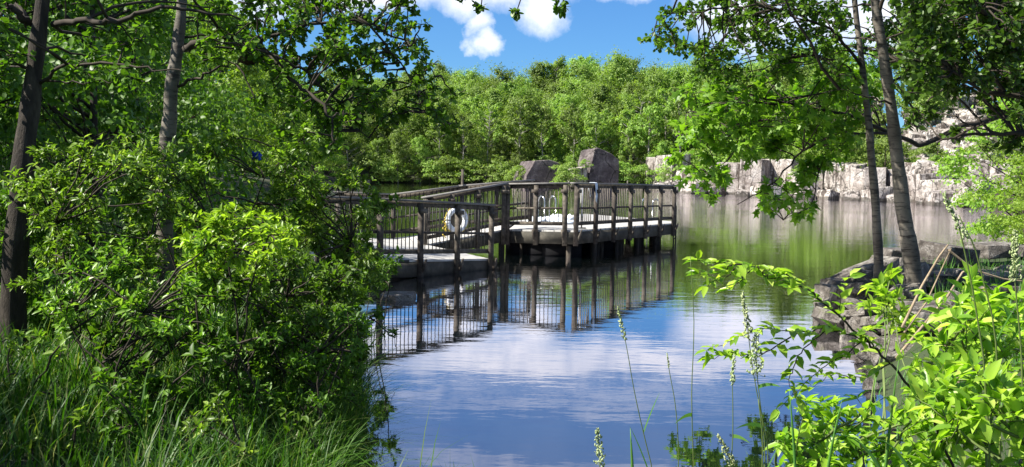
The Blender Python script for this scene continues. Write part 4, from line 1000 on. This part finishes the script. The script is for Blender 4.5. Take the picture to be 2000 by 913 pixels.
# ------------------------------------------------------------------ shrubs
def shrub(name, base, clumps, label, mat, ls, seed, group=None, kind='fine', lw=.42, twigs=15, per=15, rad=.007, stems=4, stemmat=None):
    rng = np.random.default_rng(seed); base = np.asarray(base, float); e = empty(name, base, label, 'shrub', group)
    br = MB(); C, D, N = [], [], []; skel = []
    cs = [np.asarray(c[0], float) for c in clumps]
    for k in range(stems):
        t = cs[int(rng.integers(len(cs)))]; s0 = base + np.array([rng.normal(0, .16), rng.normal(0, .16), -.08]); w = wander(s0, t, 9, .12, rng, -.06)
        br.tube(w, np.linspace(rad, .005, 9), 6); skel.append(w[2:])
    skel = np.vstack(skel)
    for cen, rx, rz, dens in clumps:
        cen = np.asarray(cen, float); dd = np.linalg.norm(skel - cen, axis=1); st = skel[dd.argmin()]
        if dd.min() > .08: br.tube(wander(st, cen, 6, .15, rng, -.05), np.linspace(.007, .004, 6), 4)
        nt = max(3, int(twigs * dens * (rx * rz) ** .5 / .25))
        for _ in range(nt):
            d = unit(rng.normal(0, 1, 3) + np.array([0, -.15, .25])); en = cen + d * np.array([rx, rx, rz]) * rng.uniform(.4, 1.05)
            w = wander(cen + rng.normal(0, .03, 3) - (0, 0, .04), en, 5, .12, rng, -.04); br.tube(w, np.linspace(.0035, .0015, 5), 3)
            ax = unit(w[-1] - w[0]); n = max(4, int(per * rng.uniform(.6, 1.3)))
            t = np.sort(rng.uniform(.2, 1.0, n)) * 4; t[-3:] = 4 - 1e-3; i0 = np.minimum(t.astype(int), 3); fr = (t - i0)[:, None]
            p = w[i0] * (1 - fr) + w[i0 + 1] * fr
            side = unit(np.cross(ax, rng.normal(0, 1, (n, 3)))); od = unit(side * 1.0 + ax * rng.uniform(.3, 1.2, (n, 1)) + np.array([0, 0, -.12]))
            C.append(p); D.append(od); N.append(unit(rng.normal(0, .35, (n, 3)) + np.array([0, 0, 1.0]) + ax * .3))
    C = np.vstack(C); D = np.vstack(D); N = np.vstack(N); n = len(C); L = ls * rng.uniform(.6, 1.3, n)
    br.build('stems', stemmat or M['twig'], e, base)
    link('foliage', leaf_mesh('foliage', C, D, N, L, L * lw, kind, base), e, mat)
    return e
def gbase(px, d, z=None):
    p = P(px, 600, d); p[2] = far_ground(p[0], p[1]) if z is None else z; return p
S = 'shrubs of the left bank'
shrub('leafy_shrub', gbase(170, 6.9), cl_px(scatter(44, 20, 330, 300, 560, 6.2, 7.6, 34, 60), .3) + cl_px([(170, 290, 6.6, 30, 1), (70, 360, 6.4, 34, 1), (60, 420, 6.3, 30, 1)], .2), 'tall shrub with small glossy leaves in front of the dark trunk', M['shrub'], .050, 31, S)
shrub('leafy_shrub', gbase(430, 6.1), cl_px(scatter(26, 330, 560, 420, 560, 5.6, 6.6, 26, 48), .3) + cl_px([(440, 415, 5.9, 30, 1.3), (470, 430, 5.8, 28, 1.2), (420, 440, 5.7, 34, 1.3), (400, 470, 5.7, 34, 1.2)], .1), 'yellow green shrub with the brightest sunlit crown in the middle of the left bank', M['sunny'], .056, 32, S)
shrub('leafy_shrub', gbase(400, 8.4), cl_px(scatter(40, 230, 600, 270, 440, 7.6, 9.0, 36, 66), .3), 'broad mid green shrub rising under the pale trunk', M['shrub'], .056, 33, S)
shrub('leafy_shrub', gbase(620, 8.8), cl_px(scatter(64, 540, 725, 340, 590, 7.8, 9.6, 30, 52), .3) + cl_px([(690, 350, 9, 22, 1), (735, 400, 9.4, 14, .7)], .2), 'dark green shrub covering the left end of the landing railing', M['shrub'], .054, 34, S)
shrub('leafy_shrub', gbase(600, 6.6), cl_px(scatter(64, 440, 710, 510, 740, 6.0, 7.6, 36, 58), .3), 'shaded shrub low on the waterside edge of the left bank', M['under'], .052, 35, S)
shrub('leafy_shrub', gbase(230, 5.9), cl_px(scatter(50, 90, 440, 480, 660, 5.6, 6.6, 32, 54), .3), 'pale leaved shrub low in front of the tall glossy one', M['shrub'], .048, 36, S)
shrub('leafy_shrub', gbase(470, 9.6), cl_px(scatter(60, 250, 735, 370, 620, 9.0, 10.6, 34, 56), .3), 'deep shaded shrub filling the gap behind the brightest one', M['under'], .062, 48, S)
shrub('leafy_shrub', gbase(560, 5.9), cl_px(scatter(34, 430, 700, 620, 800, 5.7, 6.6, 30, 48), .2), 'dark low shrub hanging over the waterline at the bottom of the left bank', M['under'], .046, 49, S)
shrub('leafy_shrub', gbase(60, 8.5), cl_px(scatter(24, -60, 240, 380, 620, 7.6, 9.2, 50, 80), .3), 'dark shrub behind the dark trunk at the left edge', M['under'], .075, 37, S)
shrub('leafy_shrub', gbase(715, 11), cl_px(scatter(14, 690, 770, 500, 590, 10.4, 11.6, 20, 32), .2), 'small shrub at the shoreline under the landing', M['under'], .06, 38, S)

# grasses
def blades(name, roots, H, W, lean, mat, seed, label=None, cat=None, kind=None, parent=None, origin=(0, 0, 0), seg=4):
    rng = np.random.default_rng(seed); n = len(roots); roots = np.asarray(roots) - np.asarray(origin)
    a = rng.uniform(0, 2 * math.pi, n); d = np.stack([np.cos(a), np.sin(a), 0 * a], -1); side = np.stack([-np.sin(a + rng.normal(0, .5, n)), np.cos(a), 0 * a], -1)
    H = np.broadcast_to(H, (n,)); W = np.broadcast_to(W, (n,)); ln = lean * rng.uniform(.2, 1.6, n); V = []
    for k in range(seg + 1):
        t = k / seg; c = roots + d * (H * ln * t * t)[:, None] + np.array([0, 0, 1.0]) * (H * (t - .38 * np.minimum(1.3, ln) * t ** 3))[:, None]
        w = W * (1 - t ** 1.6) * .5 * (1 if k else .6)
        V.append(c + side * w[:, None]); V.append(c - side * w[:, None])
    v = np.stack(V, 1).reshape(-1, 3); off = (np.arange(n) * (2 * seg + 2))[:, None, None]
    q = np.array([(2 * k, 2 * k + 1, 2 * k + 3, 2 * k + 2) for k in range(seg)])[None] + off
    o = link(name, mesh_arrays(name, v, [q.reshape(-1, 4)]), parent, mat)
    return tag(o, label, cat, None, kind)
def land_pts(n, x0, x1, y0, y1, test, rng, lo=.0):
    out = []
    while len(out) < n:
        x = rng.uniform(x0, x1, n * 3); y = rng.uniform(y0, y1, n * 3); s = pond_sdf(x, y); k = (s > lo) & test(x, y)
        z = ground_h(x, y); out += list(np.stack([x, y, z], -1)[k])
    return np.array(out[:n])
r5 = np.random.default_rng(5)
pts = land_pts(22000, -4.6, .2, 3.4, 9.5, lambda x, y: (x < -.35 * 0 - .1) & (x > -.62 * y), r5, -.05)
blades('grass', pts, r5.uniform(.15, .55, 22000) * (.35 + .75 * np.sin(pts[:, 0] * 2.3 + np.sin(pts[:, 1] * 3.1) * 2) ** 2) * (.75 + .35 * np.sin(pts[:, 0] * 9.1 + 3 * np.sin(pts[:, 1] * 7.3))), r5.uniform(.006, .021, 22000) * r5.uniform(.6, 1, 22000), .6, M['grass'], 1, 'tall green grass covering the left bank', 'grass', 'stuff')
# grass leaning out from the bank over the water
rt = []
sh = np.array([(-1.0, 5.0), (-1.15, 7.6), (-1.9, 11.5), (-2.6, 15.6)])
for _ in range(4200):
    t = r5.uniform(0, 1) ** 1.4; y = 5 + 9.5 * t; x = np.interp(y, sh[:, 1], sh[:, 0]) - abs(r5.normal(0, .22)) + .05; rt.append((x, y, max(-.05, far_ground(x, y))))
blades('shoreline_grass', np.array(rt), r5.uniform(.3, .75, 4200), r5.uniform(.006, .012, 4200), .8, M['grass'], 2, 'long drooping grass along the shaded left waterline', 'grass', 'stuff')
pts = land_pts(9000, .9, 12, 3.0, 20, lambda x, y: (x > 0) & ((x > y * .30 + 1.6) | (y < 9.5)), r5)
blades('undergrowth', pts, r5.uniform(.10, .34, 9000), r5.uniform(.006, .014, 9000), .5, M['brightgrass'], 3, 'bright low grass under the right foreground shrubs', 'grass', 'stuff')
pts = land_pts(6000, -14, -1.5, 9.5, 30, lambda x, y: x < -1.5, r5)
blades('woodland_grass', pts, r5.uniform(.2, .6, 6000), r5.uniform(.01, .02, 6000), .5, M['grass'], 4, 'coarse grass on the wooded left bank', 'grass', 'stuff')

# low broad leaved weeds among the grass
for k, (px, py, d, n_) in enumerate([(60, 700, 5.6, 9), (210, 800, 5.3, 10), (330, 760, 5.8, 10), (450, 720, 6.4, 12), (560, 760, 6.4, 12), (640, 700, 7.0, 10), (420, 850, 5.2, 9), (560, 860, 5.6, 9), (270, 640, 6.4, 12), (90, 860, 4.9, 7), (690, 640, 8.4, 9), (380, 620, 6.8, 12)]):
    shrub('leafy_weed', gbase(px, d), cl_px(scatter(n_, px - 75, px + 75, py - 60, py + 70, d - .3, d + .3, 18, 36), .1), f'low leafy weed among the shaded grass of the left bank, {ORD[k]} one', M['under'] if k % 3 else M['shrub'], .05 + .012 * (k % 3), 80 + k,
          'leafy weeds of the left bank', stems=3, rad=.004, twigs=8, per=10, lw=.5)
# right foreground shrubs with large bright leaves
S2 = 'bright shrubs of the right foreground'
def bright(base, lst, lab, seed, ls=.085, **kw): return shrub('young_shrub', base, cl_px(lst, .15), lab, M['young'], ls, seed, S2, stemmat=M['stem'], lw=.48, **kw)
bright(gbase(1950, 4.2, .25), scatter(18, 1850, 2030, 560, 760, 3.9, 5.0, 40, 70), 'tall bright shrub at the right edge of the foreground', 41, .075, per=8)
bright(gbase(1900, 3.6, .2), scatter(20, 1790, 2030, 740, 930, 3.3, 4.2, 45, 75), 'large leaved bright shrub in the bottom right corner', 42, .078, per=8)
bright(gbase(1700, 3.9, .15), scatter(24, 1560, 1820, 800, 940, 3.6, 4.4, 36, 60), 'low bright shrub left of the corner one at the bottom', 43, .062, per=8)
bright(gbase(1740, 7.8), [(1740, 540, 8.8, 22, 1.0), (1725, 585, 8.7, 34, 1.1), (1750, 610, 8.8, 34, 1.1), (1770, 640, 8.6, 32, 1), (1715, 560, 8.9, 22, 1), (1700, 600, 8.8, 22, .8)], 'young leafy sapling standing before the two leaning trunks', 44, .11, per=8)
bright(gbase(1850, 5.6), scatter(10, 1800, 1900, 650, 760, 5.2, 6.0, 34, 50), 'bright shrub between the spit rocks and the corner shrubs', 45, .075, per=8)
bright(gbase(1560, 3.9, .1), [(1520, 860, 3.9, 30, .8), (1560, 880, 3.9, 36, .9), (1600, 900, 3.8, 40, .9), (1545, 910, 3.7, 40, .9)], 'small bright seedling clump at the bottom edge', 46, .065, per=8)

# arching branch with large leaves over the water
def spray(name, paths, label, mat, seed, ls, every, cat='branch', r=.006, lw=.45, wood='twig'):
    rng = np.random.default_rng(seed); o = np.asarray(paths[0][0], float); e = empty(name, o, label, cat)
    br = MB(); C, D, N, LL_ = [], [], [], []
    for pi, pts in enumerate(paths):
        pts = np.asarray(pts, float); q = np.linspace(0, 1, len(pts)); s_ = np.linspace(0, 1, len(pts) * 5)
        w = np.stack([np.interp(s_, q, pts[:, i]) for i in range(3)], -1); w[1:-1] += rng.normal(0, .0035, w[1:-1].shape)
        rr_ = r if pi == 0 else r * .5
        br.tube(w, rr_ * (1 - .7 * s_), 7)
        L = np.linalg.norm(np.diff(w, axis=0), axis=1).sum(); n = int(L / every)
        for k in range(n):
            t = (k + .5) / n
            if pi == 0 and t < .45: continue
            i = int(t * (len(w) - 1)); ax = unit(w[min(i + 1, len(w) - 1)] - w[i])
            for sgn in (-1, 1):
                sd_ = unit(np.cross(ax, (0, 0, 1))) * sgn; C.append(w[i]); D.append(unit(sd_ + ax * rng.uniform(.2, 1.1) + np.array([0, 0, rng.uniform(-.3, .5)])))
                N.append(unit(np.array([0, 0, 1.0]) + rng.normal(0, .4, 3))); LL_.append(ls * rng.uniform(.7, 1.25) * (.75 + .5 * (1 - t)))
        for _ in range(3):
            ax = unit(w[-1] - w[-3]); C.append(w[-1]); D.append(unit(ax + rng.normal(0, .5, 3))); N.append(unit(np.array([0, -.3, 1.0]) + rng.normal(0, .4, 3))); LL_.append(ls)
    br.build('stem', M[wood], e, o); LL_ = np.array(LL_)
    link('leaves', leaf_mesh('leaves', np.array(C), np.array(D), np.array(N), LL_, LL_ * lw, 'fine', o), e, mat)
    return e
b0 = P(1880, 880, 3.9)
spray('arching_branch', [
    [P(1880, 960, 3.9), P(1820, 810, 3.85), P(1740, 710, 3.8), P(1690, 665, 3.75), P(1610, 590, 3.7), P(1540, 540, 3.65), P(1480, 522, 3.6), P(1400, 515, 3.55), P(1362, 508, 3.5)],
    [P(1480, 522, 3.6), P(1500, 545, 3.6), P(1530, 548, 3.6)], [P(1440, 518, 3.58), P(1420, 540, 3.55), P(1380, 560, 3.5)], [P(1540, 540, 3.65), P(1530, 560, 3.6), P(1545, 565, 3.5)],
    [P(1430, 518, 3.58), P(1400, 535, 3.62), P(1365, 535, 3.66)], [P(1470, 520, 3.6), P(1450, 545, 3.66), P(1425, 565, 3.7)], [P(1500, 528, 3.6), P(1520, 530, 3.7), P(1545, 545, 3.75)],
    [P(1690, 665, 3.75), P(1620, 640, 3.7), P(1560, 650, 3.7), P(1500, 640, 3.7), P(1440, 660, 3.6), P(1380, 685, 3.6)], [P(1620, 640, 3.7), P(1560, 690, 3.7), P(1540, 740, 3.7), P(1555, 780, 3.7)],
    [P(1560, 650, 3.7), P(1480, 700, 3.6), P(1430, 690, 3.6), P(1390, 700, 3.6)], [P(1740, 710, 3.8), P(1680, 740, 3.8), P(1620, 730, 3.8), P(1580, 760, 3.8)],
    [P(1640, 620, 3.72), P(1640, 570, 3.7), P(1660, 540, 3.7)], [P(1720, 690, 3.8), P(1680, 650, 3.7), P(1710, 640, 3.6)], [P(1690, 665, 3.75), P(1640, 700, 3.7), P(1600, 720, 3.65), P(1520, 800, 3.6)]],
    'arching dark twig with large bright leaves reaching left over the water', M['young'], 51, .058, .030)

# grass stalks with seed heads
def stalk(name, pts, head, label, seed, hl=.14, hw=.022, nb=26, leaves=(), r=.0022, headmat='seed', grp='flowering grass stalks in the foreground', cat='grass stalk'):
    rng = np.random.default_rng(seed); o = np.asarray(pts[0], float); e = empty(name, o, label, cat, grp)
    pts = np.asarray(pts, float); q = np.linspace(0, 1, len(pts)); s_ = np.linspace(0, 1, 16); w = np.stack([np.interp(s_, q, pts[:, i]) for i in range(3)], -1)
    w[:, 0] += .006 * np.sin(s_ * 7 + seed)
    m = MB(); m.tube(w, np.linspace(r, r * .5, 16), 6); m.build('stem', M['stem'], e, o)
    if head:
        up = unit(w[-1] - w[-4]); mb = MB(); nb = int(nb * 2.4)
        for k in range(nb):
            t = k / nb; c = w[-1] - up * hl * (1 - t); off = unit(rng.normal(0, 1, 3) * (1, 1, .2)) * hw * (1 - .75 * t) * rng.uniform(.3, 1)
            c2 = c + off; d = unit(up + rng.normal(0, .5, 3)); s = rng.uniform(.0022, .005) * (hl / .12) ** .5
            mb.tube([c, c2 - d * s], .0008, 3)
            mb.tube([c2 - d * s * 1.2, c2 - d * s * .4, c2 + d * s * .5, c2 + d * s * 1.6], [.001, s * .7, s * .6, .0005], 6)
        mb.build('seed_head', M[headmat], e, o)
    for (t, L, dx, dz) in leaves:
        c = w[int(t * 15)]; v = []; sd_ = np.array([0, 1.0, 0]); 
        for k in range(6):
            u_ = k / 5; p = c + np.array([dx * u_ * L, -.03 * u_, (dz * u_ - .5 * abs(dx) * u_ * u_) * L]); ww = .006 * (1 - u_ ** 2) + .0005
            v += [p + (0, 0, ww) , p - (0, 0, ww)]
        f = np.array([(2 * k, 2 * k + 1, 2 * k + 3, 2 * k + 2) for k in range(5)])
        link('blade', mesh_arrays('blade', np.array(v) - o, [f]), e, M['brightgrass'])
    return e
d = 3.2
stalk('grass_stalk', [P(1285, 1100, d), P(1272, 913, d), P(1250, 800, d), P(1228, 700, d), P(1203, 600, d)], True, 'slim curved stalk with a small seed head, left of the water middle', 1, .11, .012, 16, [(.45, .18, .25, .9), (.2, .25, -.35, 1.0)])
stalk('grass_stalk', [P(1180, 1100, d), P(1172, 960, d), P(1165, 836, d)], True, 'short stalk with a thick cream seed head at the bottom edge', 2, .13, .028, 34)
stalk('grass_stalk', [P(1362, 1100, d), P(1358, 900, d), P(1350, 750, d), P(1352, 620, d), P(1350, 500, d)], False, 'tallest bare thin stalk beside the arching branch', 3, leaves=[(.45, .06, -1, .1)])
stalk('grass_stalk', [P(1330, 1100, d), P(1325, 900, d), P(1315, 780, d), P(1306, 690, d)], True, 'thin brown tipped stalk between the bare one and the curved one', 4, .05, .004, 8)
stalk('grass_stalk', [P(1418, 1100, d), P(1425, 900, d), P(1432, 780, d), P(1436, 692, d)], True, 'pale stalk with a fluffy head near the reflected trees', 5, .10, .014, 28, [(.5, .05, 1, .2)])
stalk('grass_stalk', [P(1490, 1100, d), P(1490, 860, d), P(1482, 730, d), P(1476, 650, d)], True, 'pale stalk carrying the widest cream plume', 6, .14, .036, 44, [(.45, .12, -.8, .4), (.6, .08, .8, .5)])
stalk('grass_stalk', [P(1500, 1100, d), P(1498, 860, d), P(1470, 700, d), P(1447, 570, d)], True, 'tall stalk whose loose head touches the arching branch', 7, .15, .018, 34)
stalk('grass_stalk', [P(1445, 1060, d), P(1440, 930, d), P(1400, 850, d)], True, 'bent stalk with a heavy drooping cream head at the bottom', 8, .11, .022, 40)
stalk('grass_stalk', [P(1490, 1100, 3.0), P(1488, 930, 3.0), P(1482, 780, 3.0)], False, 'short green stem in front of the wide plume', 9, leaves=[(.5, .14, .3, 1.0), (.3, .2, -.3, 1.0)], r=.003)
stalk('reed_stalk', [P(1940, 1100, 3.4), P(1935, 860, 3.4), P(1920, 700, 3.4), P(1895, 560, 3.4), P(1872, 440, 3.4), P(1845, 378, 3.4)], True, 'tallest green reed on the right with a yellow green plume', 10, .17, .022, 30, [(.55, .3, -.2, 1.0)], r=.004)
stalk('reed_stalk', [P(1960, 1100, 3.5), P(1952, 850, 3.5), P(1940, 640, 3.5), P(1905, 480, 3.5), P(1875, 420, 3.5)], False, 'second green reed crossing the tallest one', 11, leaves=[(.5, .2, .3, .9)], r=.004)
stalk('flower_spike', [P(2000, 900, 3.6), P(1992, 700, 3.6), P(1986, 560, 3.6), P(1983, 448, 3.6)], True, 'pale yellow flower spike at the right edge', 12, .19, .032, 44, r=.004, cat='flower')
for k, (x0, x1, y1, dd, lab) in enumerate([(1600, 1625, 780, 3.5, 'upright blade before the shrub bottom'), (1720, 1740, 700, 3.6, 'tall blade against the trunk reflection'), (1560, 1550, 760, 3.5, 'thin upright blade near the seedlings'),
                                          (1780, 1700, 800, 3.4, 'broad bent blade curling left'), (1830, 1760, 810, 3.3, 'broad pale bent blade in the corner'), (1240, 1235, 835, 3.1, 'single pointed blade at the bottom edge')]):
    base = P(x0, 1050, dd); tip = P(x1, y1, dd); L = tip[2] - base[2]; v = []
    for j in range(9):
        u_ = j / 8; bend = max(0, u_ - .6) * (1 if k in (3, 4) else .2)
        p = base + (tip - base) * u_ + np.array([(x1 - x0) / FPX * dd * .8 * u_ * u_, 0, -bend * bend * L * 1.2]); ww = (.009 if k in (3, 4) else .006) * (1 - u_ ** 3) + .0004
        v += [p + (ww, .002, 0), p - (ww, -.002, 0)]
    f = np.array([(2 * j, 2 * j + 1, 2 * j + 3, 2 * j + 2) for j in range(8)])
    o = link('sedge', mesh_arrays('sedge', np.array(v), [f]), None, M['brightgrass']); tag(o, lab, 'grass blade', 'single blades in the foreground')
    o.modifiers.new('thick', 'SOLIDIFY').thickness = .0008
# dead stalks
def dead(pts, r, label, dd=8.2):
    pp = np.array([P(x, y, dd) for x, y in pts]); q = np.linspace(0, 1, len(pp)); s_ = np.linspace(0, 1, len(pp) * 5)
    w = np.stack([np.interp(s_, q, pp[:, i]) for i in range(3)], -1); m = MB(); m.tube(w, r * (1 - .5 * s_), 8)
    tag(m.build('dead_stalk', M['dead'], None), label, 'dead stalk', 'dead stalks over the right rocks')
dead([(1762, 640), (1800, 560), (1835, 500), (1852, 478)], .013, 'tan dead stalk leaning up in front of the peaked rock')
dead([(1766, 650), (1810, 590), (1842, 520), (1858, 485)], .009, 'thin dead stalk twinned behind the tan one')
dead([(1750, 700), (1800, 640), (1850, 580), (1880, 532), (1896, 526)], .013, 'longest pale dead stalk bent over at its top')
dead([(1840, 660), (1838, 630), (1870, 600), (1905, 570), (1930, 560)], .017, 'white bleached dead branch curving between rocks')
dead([(1852, 488), (1880, 510), (1910, 530), (1960, 545), (2000, 550)], .009, 'thin brown dead twig arching to the right edge')
dead([(1835, 640), (1862, 710), (1880, 770)], .013, 'short tan dead stem among the bright leaves', 5.0)
